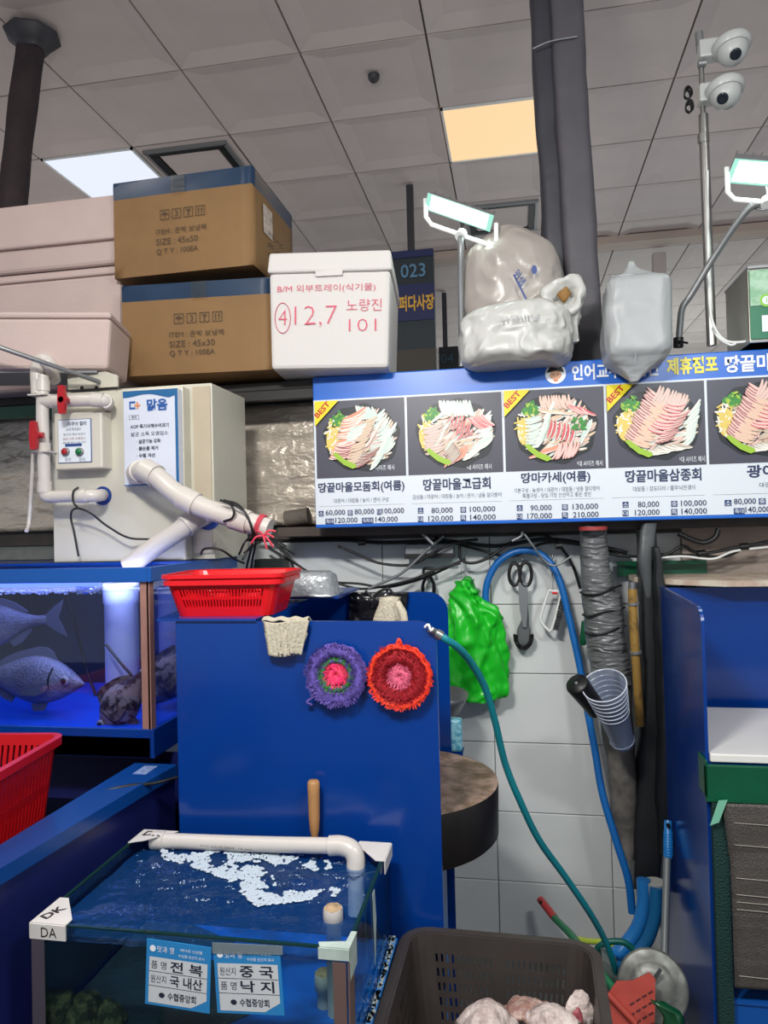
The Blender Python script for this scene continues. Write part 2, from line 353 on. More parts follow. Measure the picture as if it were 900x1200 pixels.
def panel_light(i, j, label, colr, e, power):
    x, y = CX0+.6*i+.3, CY0+.6*j+.3
    t = thing('ceiling_light', label, 'ceiling light', (x, y, CZ-.02), group=None)
    b = MB(); rimw = .012
    for a0, a1, b0, b1 in ((-.296, .296, -.296, -.296+rimw), (-.296, .296, .296-rimw, .296), (-.296, -.296+rimw, -.296, .296), (.296-rimw, .296, -.296, .296)):
        b.box(x+a0, x+a1, y+b0, y+b1, CZ-.012, CZ+.012)
    build(b, 'frame', M_WHITEM, t)
    b = MB(); b.box(x-.284, x+.284, y-.284, y+.284, CZ-.006, CZ+.008)
    build(b, 'diffuser', mat('lit_diffuser_'+colr, colr, .5, emit=e), t)
panel_light(0, 1, 'warm orange lit ceiling panel left of the tall dark duct', 'ffd8a4', 1.0, 10)
panel_light(-4, 1, 'cool white lit ceiling panel above the foam boxes at left', 'dfe6f8', 1.1, 12)
for i, j, lb in ((3, 9, 'distant lit ceiling panel beyond the cross beam at right'), (-2, 10, 'distant lit ceiling panel hidden low behind the hanging signs'), (9, 10, 'distant lit ceiling panel above the green tin')):
    x, y = CX0+.6*i+.3, CY0+.6*j+.3
    area('hall_panel_and_fill', (x, y, CZ-.05), (x, y, 0), .6, .6, 30, (.93, 1, .98))
area('hall_panel_and_fill', (1.5, 9.2, 1.2), (1.5, 9.6, 4), 4, 1.5, 55, (.93, 1, .98))  # added upward fill that brightens the far ceiling
def vent(i, j, label):
    x, y = CX0+.6*i+.3, CY0+.6*j+.3
    t = thing('ceiling_vent', label, 'ceiling vent', (x, y, CZ-.02))
    b = MB(); b.box(x-.29, x+.29, y-.29, y+.29, CZ-.004, CZ+.008); build(b, 'base_plate', M_CEIL, t)
    b = MB()
    for a in (-1, 1):
        b.box(x-.235, x+.235, y+a*.215-.02, y+a*.215+.02, CZ-.02, CZ-.002); b.box(x+a*.215-.02, x+a*.215+.02, y-.19, y+.19, CZ-.02, CZ-.002)
    build(b, 'slot_ring', M_BLACK, t)
    b = MB(); b.box(x-.185, x+.185, y-.185, y+.185, CZ-.016, CZ-.002); build(b, 'grille', M_CEIL, t, bevel=.004)
    b = MB()
    for a in (-1, 1): b.box(x-.26, x+.26, y+a*.247-.008, y+a*.247+.008, CZ-.024, CZ-.003); b.box(x+a*.247-.008, x+a*.247+.008, y-.247, y+.247, CZ-.024, CZ-.003)
    build(b, 'frame', M_GREYM, t)
vent(-3, 1, 'black rimmed square ceiling vent above the cardboard boxes'); vent(0, 3, 'dark rimmed square ceiling vent behind the left flood lamp')
b = MB(); c = G(438, 90, CZ); b.lathe([(.03, .014), (.028, -.004), (.02, -.016), (.006, -.02)], (c.x, c.y, CZ-.006), n=16)
build(b, 'smoke_detector', M_DARK, None, 'small round dark detector on the ceiling above the foam box', 'detector')
b = MB(); b.box(-1.6, 6, 5.95, 6.1, CZ-.055, CZ+.004); build(b, 'trim_1', mat('beam_paint', 'b5a497', .6), None, 'pale cross beam under the ceiling of the hall', kind='structure')
# hanging aisle signs
t = thing('hanging_sign', 'dark blue hanging aisle sign reading 023 beside the foam box', 'sign', (-.72, 4.7, 2.45))
a = A(448, 294, 4.7); e = A(511, 432, 4.7); x0, x1, z0, z1 = a.x-.1, e.x, e.z-.06, A(480, 294, 4.7).z
b = MB(); b.box(x0, x1, 4.7, 4.76, z0, z1); build(b, 'sign_board', mat('sign_charcoal', '25323a', .5), t, bevel=.003)
b = MB(); zt = A(480, 302, 4.7).z; b.box(x0-.002, x1+.002, 4.69, 4.7, zt, z1); zm0, zm1 = A(480, 376, 4.7).z, A(480, 334, 4.7).z; b.box(x0-.002, x1+.002, 4.69, 4.7, zm0, zm1)
build(b, 'name_panel', mat('sign_navy', '1e2a5c', .5), t, label='navy name band')
b = MB(); zz = A(480, 410, 4.7).z; b.box(x0-.002, x1+.002, 4.69, 4.7, z0, zz); build(b, 'lower_panel', mat('sign_brown', '4a4640', .6), t, label='brownish lower panel')
b = MB(); text(b, '023', A(484, 317, 4.688), U, V, width=.165, height=.09, bold=.01); build(b, 'number', mat('sign_number', '5f8db0', .5), t, kind='stuff')
b = MB(); text(b, '어퍼다사장', A(483, 355, 4.688), U, V, width=.29, height=.105, bold=.03); build(b, 'lettering', mat('sign_yellow', 'e8b23c', .5), t, kind='stuff')
b = MB(); p = A(482, 294, 4.73); b.box(p.x-.022, p.x+.022, 4.71, 4.75, p.z-.01, CZ); build(b, 'pole', M_DARK, t)
t = thing('hanging_sign', 'small black hanging aisle sign reading 04 low behind the lamp post', 'sign', (A(524, 430, 7).x, 7, 2.9))
a = A(514, 407, 7); e = A(537, 436, 7)
b = MB(); b.box(a.x, e.x+.05, 7, 7.06, e.z-.1, a.z); build(b, 'sign_board', mat('sign_dark', '141d24', .5), t)
b = MB(); text(b, '04', A(524, 420, 6.99), U, V, width=.12); build(b, 'number', mat('sign_number_dim', '33505f', .5), t, kind='stuff')
b = MB(); p = A(522, 407, 7.03); b.box(p.x-.022, p.x+.022, 7.01, 7.05, p.z-.01, CZ); build(b, 'pole', M_DARK, t)
b = MB(); p = A(772, 300, 6.3); b.tube([(p.x, 6.3, CZ-.1), (p.x, 6.3, 2.75)], .012, 8); q = thing('hanging_rod', 'thin dark rod hanging from the ceiling behind the grey bag', 'rod', (p.x, 6.3, 2.75)); build(b, 'rod', M_DARK, q)
b = MB(); b.box(p.x-.05, p.x+.05, 6.26, 6.34, CZ-.22, CZ-.05); build(b, 'bracket', M_CEIL, q)
# far stall fascias seen over the wall
for k, (x, w, h, cc, lb) in enumerate(((1.9, 1.5, .3, 'c6cbca', 'long pale fascia board of a far stall at right'), (-.2, 1.1, .3, 'd0d4d2', 'short pale fascia board of a far stall at centre'))):
    t = thing('stall_fascia', lb, 'fascia', (x, 11.5, 0))
    b = MB(); b.box(x-w/2, x+w/2, 11.5, 11.6, 2.6, 2.6+h); build(b, 'board', mat('fascia_%d' % k, cc, .5), t, bevel=.01)
    for s_ in (-1, 1): b = MB(); b.box(x+s_*(w/2-.05)-.03, x+s_*(w/2-.05)+.03, 11.6, 11.66, 0, 2.9); build(b, 'post', M_GREYM, t)
# ---------------------------------------------------------------- ducts
t = thing('exhaust_duct', 'dark round duct with flange rising to the ceiling at far left', 'duct', A(15, 238, 2.9))
b = MB(); pts = [A(14, 300, 2.9), A(16, 230, 2.9), A(25, 140, 2.9), A(37, 50, 2.9), A(38, 36, 2.9)]
pts[-1].z = CZ-.01; b.tube(smooth(pts, 5), [.06+.002*sin(i*1.3) for i in range(21)], 16); build(b, 'pipe', mat('duct_lagging', '34292b', .8, var=.25, scale=12, bump=.4, bscale=30), t)
b = MB(); c = pts[-1]; b.lathe([(.062, -.075), (.075, -.05), (.12, -.01), (.12, .0)], (c.x, c.y, CZ), n=8); build(b, 'flange', M_DARK, t)
def wrapped(nm, pxs, Y, wx, wy, m, parent, **k):
    b = MB(); cs = [A(x, y, Y) for x, y in pxs]; cs = smooth(cs, 5)
    b.loft([(c.x+.002*noise.noise(c*9), c.y, c.z, wx*(1+.04*noise.noise(c*7)), wy) for c in cs], n=28, box=4, ns=.006, nscale=7); return build(b, nm, m, parent, **k)
M_DUCT = mat('grey_wrapped_duct', '4d4a51', .55, var=.14, scale=5, bump=.2, bscale=20)
M_DUCT2 = mat('dark_wrapped_duct', '34343c', .5, var=.12, scale=5, bump=.2, bscale=20)
t = thing('wrapped_duct', 'tall dark grey pair of wrapped ducts rising to the ceiling at centre right', 'duct', A(690, 430, 2.62))
wrapped('wide_duct', [(660, -125), (663, 0), (669, 120), (680, 300), (688, 425), (690, 455)], 2.63, .058, .05, M_DUCT, t, label='wider lighter duct')
wrapped('narrow_duct', [(628, -125), (636, 0), (641, 120), (650, 240), (660, 425), (662, 455)], 2.66, .046, .045, M_DUCT2, t, label='narrower darker duct')
for c_ in [(652, 50, 2.575, 27)]:
    b = MB(); p = A(c_[0], c_[1], c_[2]); b.tube(smooth([p+Vector((-.08, 0, -.01)), p+Vector((-.02, -.012, 0)), p+Vector((.07, -.005, .008))], 5), .003, 6); build(b, 'tie_wire', M_GREYM, t)

# ---------------------------------------------------------------- the price banner
YB = 2.42
def Bp(px, py): p = A(px, py, YB); return p.x, p.z
bx0, bz1 = Bp(366, 442); _, bz0 = Bp(368, 619); bx1 = A(985, 500, YB).x
zt = Bp(591, 459)[1]; zb = Bp(591, 553)[1]; zw = bz0+.012
t = thing('price_banner', 'blue and white banner with photos and prices of sashimi platters', 'banner', ((bx0+bx1)/2, YB, bz0))
b = MB(); b.box(bx0, bx1, YB, YB+.012, bz0, bz1); build(b, 'backing', mat('banner_blue', '1f6ad0', .35), t, bevel=.004)
b = MB(); L1, L2, L3 = YB-.001, YB-.002, YB-.003
cols = [Bp(x, 500)[0] for x in (369, 476, 590, 710, 828, 950)]
b.box(cols[0]-.003, cols[5], L1, YB, zw, zt+.006); build(b, 'white_field', M_WHITE, t)
b = MB()
for i in range(5): b.box(cols[i]+.004, cols[i+1]-.004, L2, L1, zb, zt)
build(b, 'photo_ground', mat('photo_slate', '4a4a58', .4), t)
# platters, printed flat: outline, garnish, and each slice in thin layers
PM = [mat('pr_%d' % i, c, .4) for i, c in enumerate(['20242a', 'e9cf6a', '3d8f3a', '9fc63a', 'f1ede2', 'ef9a7c', 'd9606a', 'e8c8a8', 'cfe0d8', 'f6c9c0', '9a5a58', 'c4b6a8'])]
def slices(b, L, seg, cols_, lyr):
    """fan of slices: seg = (x0,y0,x1,y1, length, angle, count)"""
    x0, y0, x1, y1, ln, ang, n = seg
    for k in range(n):
        t_ = k/max(1, n-1); cx = x0+(x1-x0)*t_+random.uniform(-.0015, .0015); cy = y0+(y1-y0)*t_+random.uniform(-.0015, .0015); a = ang+random.uniform(-.12, .12)
        ca, sa = cos(a), sin(a); w = ln*.13; lyr[0] += 1; y = L-lyr[0]*.00002
        for q, (ww, cc) in enumerate(((w*1.25, cols_[1]), (w, cols_[0]))):
            pl = []
            for i in range(10):
                th = 2*pi*i/10; u_, v_ = cos(th)*ln/2, sin(th)*ww/2+(-.25*w if q == 0 else 0); v_ += -.12*ln*(1-(2*u_/ln)**2)*.5
                pl.append((cx+u_*ca-v_*sa, cy+u_*sa+v_*ca))
            b.flat(pl, (0, y-q*.00001, 0), U, V, cc)
def platter(i, kind):
    b = MB(); cx = (cols[i]+cols[i+1])/2+.004; cz = (zt+zb)/2+.002; R_ = .127; rz = .112; lyr = [0]
    out = [(cx+cos(a)*R_*(1.04+.04*sin(7*a)), cz+sin(a)*rz*(1.02+.04*sin(9*a+1))) for a in [2*pi*k/60 for k in range(60)]]
    b.flat(out, (0, L3, 0), U, V, 0)
    for k in range(150):
        a = random.uniform(0, 2*pi); r = math.sqrt(random.random())*.9; 
        slices(b, L3-.0001, (cx+.01+cos(a)*R_*.86*r, cz+sin(a)*rz*.86*r, cx, cz, .05, .5+.4*sin(a*2), 1), ((8, 4), (9, 11), (4, 7), (7, 11))[(k+kind) % 4], lyr)
    b.flat([(cx-.098+x, cz-.005+z) for x, z in disc(0, 0, .024, .045)], (0, L3-.0033, 0), U, V, 1); b.flat([(cx-.078+x, cz+.06+z) for x, z in disc(0, 0, .03, .018)], (0, L3-.0034, 0), U, V, 2)
    lyr[0] = 175
    for k in range(46):   # radish threads
        a = random.uniform(2.6, 3.7); r = random.uniform(.65, .97); lyr[0] += 1; c0, c1 = cx+cos(a)*R_*r, cz+sin(a)*rz*r+.01; an = random.uniform(0, pi)
        b.flat([(c0+u*cos(an)-v*sin(an), c1+u*sin(an)+v*cos(an)) for u, v in rect(0, 0, .022, .005)], (0, L3-.0002-lyr[0]*.00002, 0), U, V, 1 if k % 3 else 4)
    for k in range(26):
        a = random.uniform(2.15, 2.6); r = random.uniform(.72, 1.0); lyr[0] += 1; c0, c1 = cx+cos(a)*R_*r, cz+sin(a)*rz*r; an = random.uniform(0, pi)
        b.flat([(c0+u*cos(an)-v*sin(an), c1+u*sin(an)+v*cos(an)) for u, v in disc(0, 0, .009, .004, 7)], (0, L3-.0002-lyr[0]*.00002, 0), U, V, 2 if k % 3 else 3)
    g = [(cx-.1, cz-.052), (cx-.088, cz-.046), (cx-.055, cz-.074), (cx-.02, cz-.09), (cx-.016, cz-.1), (cx-.03, cz-.106), (cx-.06, cz-.092), (cx-.086, cz-.07)]
    b.flat(g, (0, L3-.0085, 0), U, V, 3); lyr[0] += 60
    S = lambda *s: slices(b, L3-.0002, (cx+s[0], cz+s[1], cx+s[2], cz+s[3], s[4], s[5], s[6]), s[7], lyr)
    if kind == 0:
        S(.095, -.04, .06, .075, .062, .7, 12, (8, 4)); S(.05, -.085, .1, .02, .07, .9, 12, (4, 8)); S(.055, .08, .0, .085, .06, -1.0, 8, (8, 4)); S(-.07, -.055, -.02, .085, .09, .35, 17, (5, 4))
        S(-.07, -.06, -.05, -.02, .07, .1, 7, (9, 10)); S(-.03, -.08, .03, .06, .06, .25, 14, (7, 11)); S(-.005, -.09, .035, -.045, .06, .3, 8, (11, 10)); S(-.03, .0, -.005, .04, .06, .3, 7, (8, 4)); S(.025, -.02, .07, .05, .04, .9, 10, (4, 9))
    elif kind == 1:
        S(-.04, .085, .06, .08, .06, -1.2, 14, (8, 4)); S(-.06, .06, -.02, .085, .06, .6, 7, (4, 8)); S(-.07, -.055, -.075, .03, .07, .2, 10, (9, 11)); S(-.06, -.02, -.02, .05, .055, .9, 9, (11, 4))
        S(.1, -.04, .095, .05, .06, .6, 11, (4, 8)); S(.05, -.07, .09, -.03, .07, .5, 9, (8, 4)); S(.07, .03, .11, .04, .06, -.7, 8, (9, 6)); S(-.03, -.09, .03, -.06, .05, 1.2, 9, (5, 9)); S(-.025, -.05, .0, -.08, .055, .9, 7, (11, 10))
        for r_ in range(5): S(-.02+r_*.008, .045-r_*.014, .025+r_*.007, .05-r_*.012, .026, 1.1, 5, (6, 9))
    elif kind == 2:
        S(-.04, .085, .05, .085, .05, -1.3, 11, (9, 7)); S(-.07, -.05, -.07, .04, .06, .3, 9, (8, 4)); S(-.05, -.03, -.02, .06, .07, 1.1, 9, (4, 8)); S(.06, .06, .11, .05, .05, -.6, 9, (6, 9)); S(.07, -.05, .1, .0, .06, 1.2, 8, (8, 4))
        S(-.06, -.08, .0, -.06, .06, .4, 8, (5, 9)); S(.0, -.075, .06, -.07, .06, 1.2, 8, (9, 10)); S(-.02, .0, .05, -.02, .065, 1.3, 6, (6, 4)); S(-.03, .06, .04, .05, .05, -.2, 7, (7, 4))
        for k in range(22):
            lyr[0] += 1; c0, c1 = cx+.075+random.uniform(-.02, .02), cz+.012+random.uniform(-.018, .018); an = random.uniform(0, pi)
            b.flat([(c0+u*cos(an)-v*sin(an), c1+u*sin(an)+v*cos(an)) for u, v in disc(0, 0, .008, .004, 7)], (0, L3-.0002-lyr[0]*.00002, 0), U, V, 2)
    else:
        S(-.07, -.05, .0, .095, .07, -.6, 20, (9, 10)); S(-.05, -.06, .03, .08, .06, -.5, 16, (7, 9)); S(.0, .095, .08, .06, .06, 1.1, 10, (9, 11)); S(.09, -.06, .11, .05, .06, .8, 13, (4, 8)); S(-.03, -.09, .07, -.07, .07, -.1, 13, (11, 4))
        S(.02, -.05, .07, .03, .06, .3, 12, (9, 10) if kind == 3 else (11, 7)); S(.0, -.02, .06, .06, .06, -.2, 9, (9, 6))
    build(b, 'platter_photo', PM, t, kind='stuff')
for i, k in enumerate((0, 1, 2, 3, 4)): platter(i, k)
by = YB-.0125
for i in (0, 2, 3):
    b = MB(); x = cols[i]+.004; b.flat([(x, zt), (x, zt-.085), (x+.085, zt)], (0, by, 0), U, V); build(b, 'best_flash', mat('flash_yellow', 'f0dc14', .4), t, label='yellow corner flash reading BEST' if i == 0 else None)
b = MB(); d1 = Vector((1, 0, 1)).normalized(); d2 = Vector((-1, 0, 1)).normalized()
for i in (0, 2, 3): text(b, 'BEST', (cols[i]+.031, by-.0006, zt-.029), d1, d2, width=.066, height=.02, bold=.03)
build(b, 'best_lettering', mat('flash_red', 'c82418', .4), t, kind='stuff')
b = MB()
def T(s, px, py, wpx, hpx=None, bold=0, mb=None, **k):
    p = A(px, py, YB-.0025); wd = A(px+wpx/2, py, YB).x-A(px-wpx/2, py, YB).x; kk = YB/FPX; text(mb or b, s, (p.x, YB-.0025, p.z), U, V, width=wd, height=hpx*kk if hpx else None, bold=bold, **k)
T('인어교주해적단', 721, 434, 103, 18, .03); T('땅끝마을', 886, 425, 74, 19, .03)
for i, (x, y) in enumerate(((447, 548), (561, 547), (691, 543), (811, 538), (930, 534))): T('*대 사이즈 예시', x, y, 30, 6.5)
build(b, 'white_lettering', mat('print_white', 'eef2f8', .4), t, kind='stuff')
b = MB(); T('제휴점포', 811, 428, 60, 19, .035); build(b, 'yellow_lettering', mat('print_yellow', 'f2e24a', .4), t, kind='stuff')
b = MB()
T('땅끝마을모둠회(여름)', 423, 571, 101, 14, .024); T('땅끝마을고급회', 535, 567, 79, 14, .024); T('땅마카세(여름)', 651, 560, 81, 14, .024); T('땅끝마을삼종회', 777, 557, 89, 14, .024); T('광어', 892, 552, 34, 14, .024)
P_ = [(425, 600, '60,000', '80,000', '100,000', '120,000', '140,000')]
T('60,000', 393, 601, 23, 7.5, .01); T('80,000', 427, 600, 23, 7.5, .01); T('100,000', 460.5, 599, 26, 7.5, .01); T('120,000', 406, 610, 26, 7.5, .01); T('140,000', 453, 609, 26, 7.5, .01)
PRC = ((540, 597.5, -47, -22, 3, 25.5, ('80,000', '100,000', '120,000', '140,000')), (657, 594.5, -48, -23, 5, 29, ('90,000', '130,000', '170,000', '210,000')), (782, 590.5, -49, -22, 8, 31, ('80,000', '100,000', '120,000', '140,000')))
for cx, cy, b1, t1, b2, t2_, pr_ in PRC:
    T(pr_[0], cx+t1, cy+1, 25, 7.5, .01); T(pr_[1], cx+t2_, cy-.5, 30, 7.5, .01); T(pr_[2], cx+t1-1.5, cy+10.5, 29, 7.5, .01); T(pr_[3], cx+t2_+.5, cy+9, 30, 7.5, .01)
T('80,000', 873, 588, 26, 7.5, .01); T('140,000', 888, 597.5, 29, 7.5, .01); T('100,000', 917, 586, 30, 7.5, .01)
build(b, 'navy_lettering', mat('print_navy', '26345a', .4), t, kind='stuff')
b = MB(); y2 = [('대광어 / 대참돔 / 농어 / 연어 구성', 423, 586, 64), ('감성돔 / 대광어 / 대참돔 / 농어 / 연어 / 냉동 참다랑어', 535, 581, 104), ('기본구성 - 농생어 / 대광어 / 대참돔 / 냉동 참다랑어', 652, 573.5, 100), ('특별구성 - 당일 가장 신선하고 좋은 생선', 652, 580, 80), ('대참돔 / 강도다리 / 줄무늬전갱이', 778, 572, 73), ('대광어', 899, 568, 18)]
for s_, x, y, w in y2: T(s_, x, y, w, 5.5)
for i in range(5):
    z = zw+.062; b.box(cols[i]+.012, cols[i+1]-.012, YB-.0016, YB-.001, z, z+.0008)
build(b, 'small_lettering', mat('print_grey', '6a7686', .4), t, kind='stuff')
b = MB(); w_ = MB()
sq = [(376.5, 602, 6, '소'), (410.5, 601, 6, '중'), (444.5, 600, 5.5, '대'), (386.5, 611, 10.6, '특대'), (431, 610, 14, '특특대')]
for cx, cy, b1, t1, b2, t2_, _ in PRC: sq += [(cx+b1, cy+1, 6.5, '소'), (cx+b2, cy, 6.5, '중'), (cx+b1, cy+11, 6.5, '대'), (cx+b2, cy+9.5, 6.5, '특')]
sq += [(853, 589.5, 7, '소'), (893, 587.5, 7, '중'), (866, 599, 11, '특대')]
for x, y, w, s_ in sq:
    p = A(x, y, YB); k = YB/FPX; b.box(p.x-w*k/2, p.x+w*k/2, YB-.0022, YB-.001, p.z-3.4*k, p.z+3.4*k); text(w_, s_, (p.x, YB-.0026, p.z), U, V, width=w*k*.8, height=5*k)
build(b, 'size_badge', mat('badge_navy', '2c4474', .4), t, kind='stuff'); build(w_, 'badge_lettering', MATS['print_white'], t, kind='stuff')
# round badge with a capped head
p = A(651, 438, YB); b = MB(); q = lambda dx, dz: (p.x+dx, p.z+dz)
b.flat([(p.x+x, p.z+z) for x, z in disc(0, 0, .033, n=28)], (0, YB-.0012, 0), U, V, 0)
b.flat([(p.x+x, p.z+z-.004) for x, z in disc(0, 0, .019, .017)], (0, YB-.0018, 0), U, V, 1)
b.flat([(p.x+cos(a)*.026, p.z+.003+sin(a)*.024) for a in [pi*k/14 for k in range(15)]]+[(p.x-.012, p.z+.007), (p.x, p.z+.009), (p.x+.012, p.z+.007)], (0, YB-.0024, 0), U, V, 2)
for dx in (-.007, .007): b.flat([(p.x+dx+x, p.z-.002+z) for x, z in disc(0, 0, .0022, n=8)], (0, YB-.003, 0), U, V, 2)
b.flat([(p.x-.008, p.z-.02), (p.x+.008, p.z-.02), (p.x+.004, p.z-.027), (p.x, p.z-.024), (p.x-.004, p.z-.027)], (0, YB-.003, 0), U, V, 3)
build(b, 'emblem', [MATS['print_white'], mat('print_skin', 'e0a884', .5), mat('print_black', '1c1c22', .5), mat('print_orange', 'd8804a', .5)], t, label='round emblem with a dark cap', kind='stuff')
# rail under the banner
b = MB(); b.box(-.85, 2.3, 2.5, 2.54, 1.515, 1.55); b.box(-.85, 2.3, 2.54, YW, 1.53, 1.545)
build(b, 'banner_rail', mat('brown_rail', '4b4039', .6, var=.2, scale=9), None, 'brown timber rail running under the price banner', 'rail', bevel=.003)

# ---------------------------------------------------------------- boxes on the shelf
def carton(px0, px1, pyt, pyb, Y, depth, label, skew, lines, seed):
    p0, p1 = A(px0, pyb, Y), A(px1, pyb, Y); w = p1.x-p0.x; z0 = max(p0.z, 2.066); z1 = A((px0+px1)/2, pyt, Y).z
    cx = (p0.x+p1.x)/2; t = thing('cardboard_box', label, 'box', (cx, Y+depth/2, z0), skew, 'cardboard cartons stacked on the shelf')
    R = Matrix.Rotation(skew, 3, 'Z'); O = Vector((cx, Y+depth/2, 0))
    def X(x, y, z): return O + R @ Vector((x, y, 0)) + Vector((0, 0, z))
    h = z1-z0; nz = 6
    def side(u, v):  # perimeter
        c = [(-w/2, -depth/2), (w/2, -depth/2), (w/2, depth/2), (-w/2, depth/2)]; k = int(u*3.9999) if u < 1 else 3; f = u*4-k; a, b_ = c[k], c[(k+1) % 4]
        x, y = a[0]+(b_[0]-a[0])*f, a[1]+(b_[1]-a[1])*f; n = (0, -1, 0) if k == 0 else (1, 0, 0) if k == 1 else (0, 1, 0) if k == 2 else (-1, 0, 0)
        bul = .004*sin(pi*f)*sin(pi*v)+.002*noise.noise(Vector((u*20, v*6, seed))); return X(x+n[0]*bul, y+n[1]*bul, z0+h*v)
    bz = .82
    b = MB(); b.grid(lambda u, v: side(u, v*bz), 48, 6); b.add([X(-w/2, -depth/2, z0), X(w/2, -depth/2, z0), X(w/2, depth/2, z0), X(-w/2, depth/2, z0)], [(3, 2, 1, 0)]); build(b, 'carton', M_CARD, t, weld=True)
    b = MB(); b.grid(lambda u, v: side(u, bz+v*(1-bz)), 48, 3); build(b, 'blue_band', M_CARDT, t, label='dark blue printed band', weld=True)
    b = MB(); g = .002
    for s_ in (-1, 1): b.add([X(-w/2, s_*depth/2, z1), X(w/2, s_*depth/2, z1), X(w/2, s_*g, z1+.003), X(-w/2, s_*g, z1+.003), X(-w/2, s_*depth/2, z1-.004), X(w/2, s_*depth/2, z1-.004), X(w/2, s_*g, z1-.001), X(-w/2, s_*g, z1-.001)], [(0, 1, 2, 3), (7, 6, 5, 4), (0, 4, 5, 1), (2, 6, 7, 3)])
    build(b, 'flap', M_CARDT, t)
    Ux = R @ U; N_ = R @ OUT; fr = lambda x, zf, o=.0075: X(x*w, -depth/2, z0+h*zf)+N_*o
    b = MB()
    for k, s_ in enumerate(lines): text(b, s_, fr(-.18, .43-.105*k), Ux, V, width=w*(.36 if k == 0 else .30), height=.021, align='L', sx=1)
    for k in range(4):
        c = fr(-.115+.085*k, .60); s_ = .017
        b.prism([(-s_, -s_), (s_, -s_), (s_, s_), (-s_, s_)][:2]+[(s_, -s_+.002), (-s_, -s_+.002)], c, Ux, V, N_*.0002)
        b.prism([(-s_, s_-.002), (s_, s_-.002), (s_, s_), (-s_, s_)], c, Ux, V, N_*.0002); b.prism([(-s_, -s_), (-s_+.002, -s_), (-s_+.002, s_), (-s_, s_)], c, Ux, V, N_*.0002); b.prism([(s_-.002, -s_), (s_, -s_), (s_, s_), (s_-.002, s_)], c, Ux, V, N_*.0002)
        if k == 0: b.flat([(cos(pi*i/8)*.011, sin(pi*i/8)*.009) for i in range(9)], c+N_*.0003, Ux, V); b.flat(rect(0, -.005, .0022, .012), c+N_*.0003, Ux, V)
        elif k == 1: text(b, '3', c+N_*.0003, Ux, V, height=.02)
        elif k == 2: b.flat([(-.009, .01), (-.002, 0), (-.001, -.008), (-.006, -.011), (.006, -.011), (.001, -.008), (.002, 0), (.009, .01)], c+N_*.0003, Ux, V)
        else:
            for dx in (-.006, .006): b.flat([(dx-.0015, -.011), (dx+.0015, -.011), (dx+.0015, .004), (dx+.004, .004), (dx, .012), (dx-.004, .004), (dx-.0015, .004)], c+N_*.0003, Ux, V)
    for k in range(3): b.flat(rect(.34, 0, .075-.01*k, .002), fr(.0, .17-.03*k), Ux, V)
    build(b, 'print', M_INKP, t, label='dark carton print', kind='stuff')
    b = MB(); x_ = -.02 if seed == 1 else .02
    b.grid(lambda u, v: fr(x_-.05+.1*u, .8+.2*v, .0065+.001*noise.noise(Vector((u*3, v*9, seed)))), 3, 12); build(b, 'tape_strip', M_TAPEC, t, label='clear packing tape strip')
    if seed == 1:
        b = MB(); X2 = lambda y, z: X(w/2+.006, y, z); b.add([X2(-.12, z1-.09), X2(-.03, z1-.09), X2(-.03, z1-.19), X2(-.12, z1-.19)], [(0, 1, 2, 3)]); build(b, 'shipping_label', mat('paper_label', 'b8aaa0', .6, var=.3, scale=60), t, label='torn shipping label')
        b = MB()
        for k in range(3): text(b, ('인천 수산', '400 x 500', 'NO 21')[k], X2(.0, z0+.16-.04*k), R @ Vector((0, 1, 0)), V, width=.15, height=.018)
        build(b, 'side_print', M_INKP, t, kind='stuff')
carton(143, 315, 330, 443, 2.3, .41, 'lower brown carton with blue top band under another carton', rad(4), ('ITEM : 은박 보냉백', 'SIZE : 45x30', 'Q T Y : 100EA'), 2)
carton(135, 300, 204, 326, 2.3, .41, 'upper brown carton with blue top band, topmost of the stack', rad(-1.5), ('ITEM : 은박 보냉팩', 'SIZE : 45x50', 'Q T Y : 100EA'), 1)

def foam_box(c, w, d, h, rz, label, m, lidh=.06, tilt=0, name='foam_box', lip=.006):
    t = thing(name, label, 'foam box', c, rz); R = Matrix.Rotation(rz, 3, 'Z') @ Matrix.Rotation(tilt, 3, 'Y'); C0 = Vector(c)
    def X(x, y, z): return C0 + R @ Vector((x, y, z))
    b = MB(); k = .965; hb = h-lidh; b.hexa([X(x*w/2*k, y*d/2*k, 0) for x, y in ((-1, -1), (1, -1), (1, 1), (-1, 1))]+[X(x*w/2, y*d/2, hb) for x, y in ((-1, -1), (1, -1), (1, 1), (-1, 1))]); build(b, 'body', m, t, bevel=.012)
    b = MB(); b.hexa([X(x*(w/2+lip), y*(d/2+lip), hb) for x, y in ((-1, -1), (1, -1), (1, 1), (-1, 1))]+[X(x*w/2, y*d/2, h) for x, y in ((-1, -1), (1, -1), (1, 1), (-1, 1))]); build(b, 'lid', m, t, bevel=.008)
    return t, X
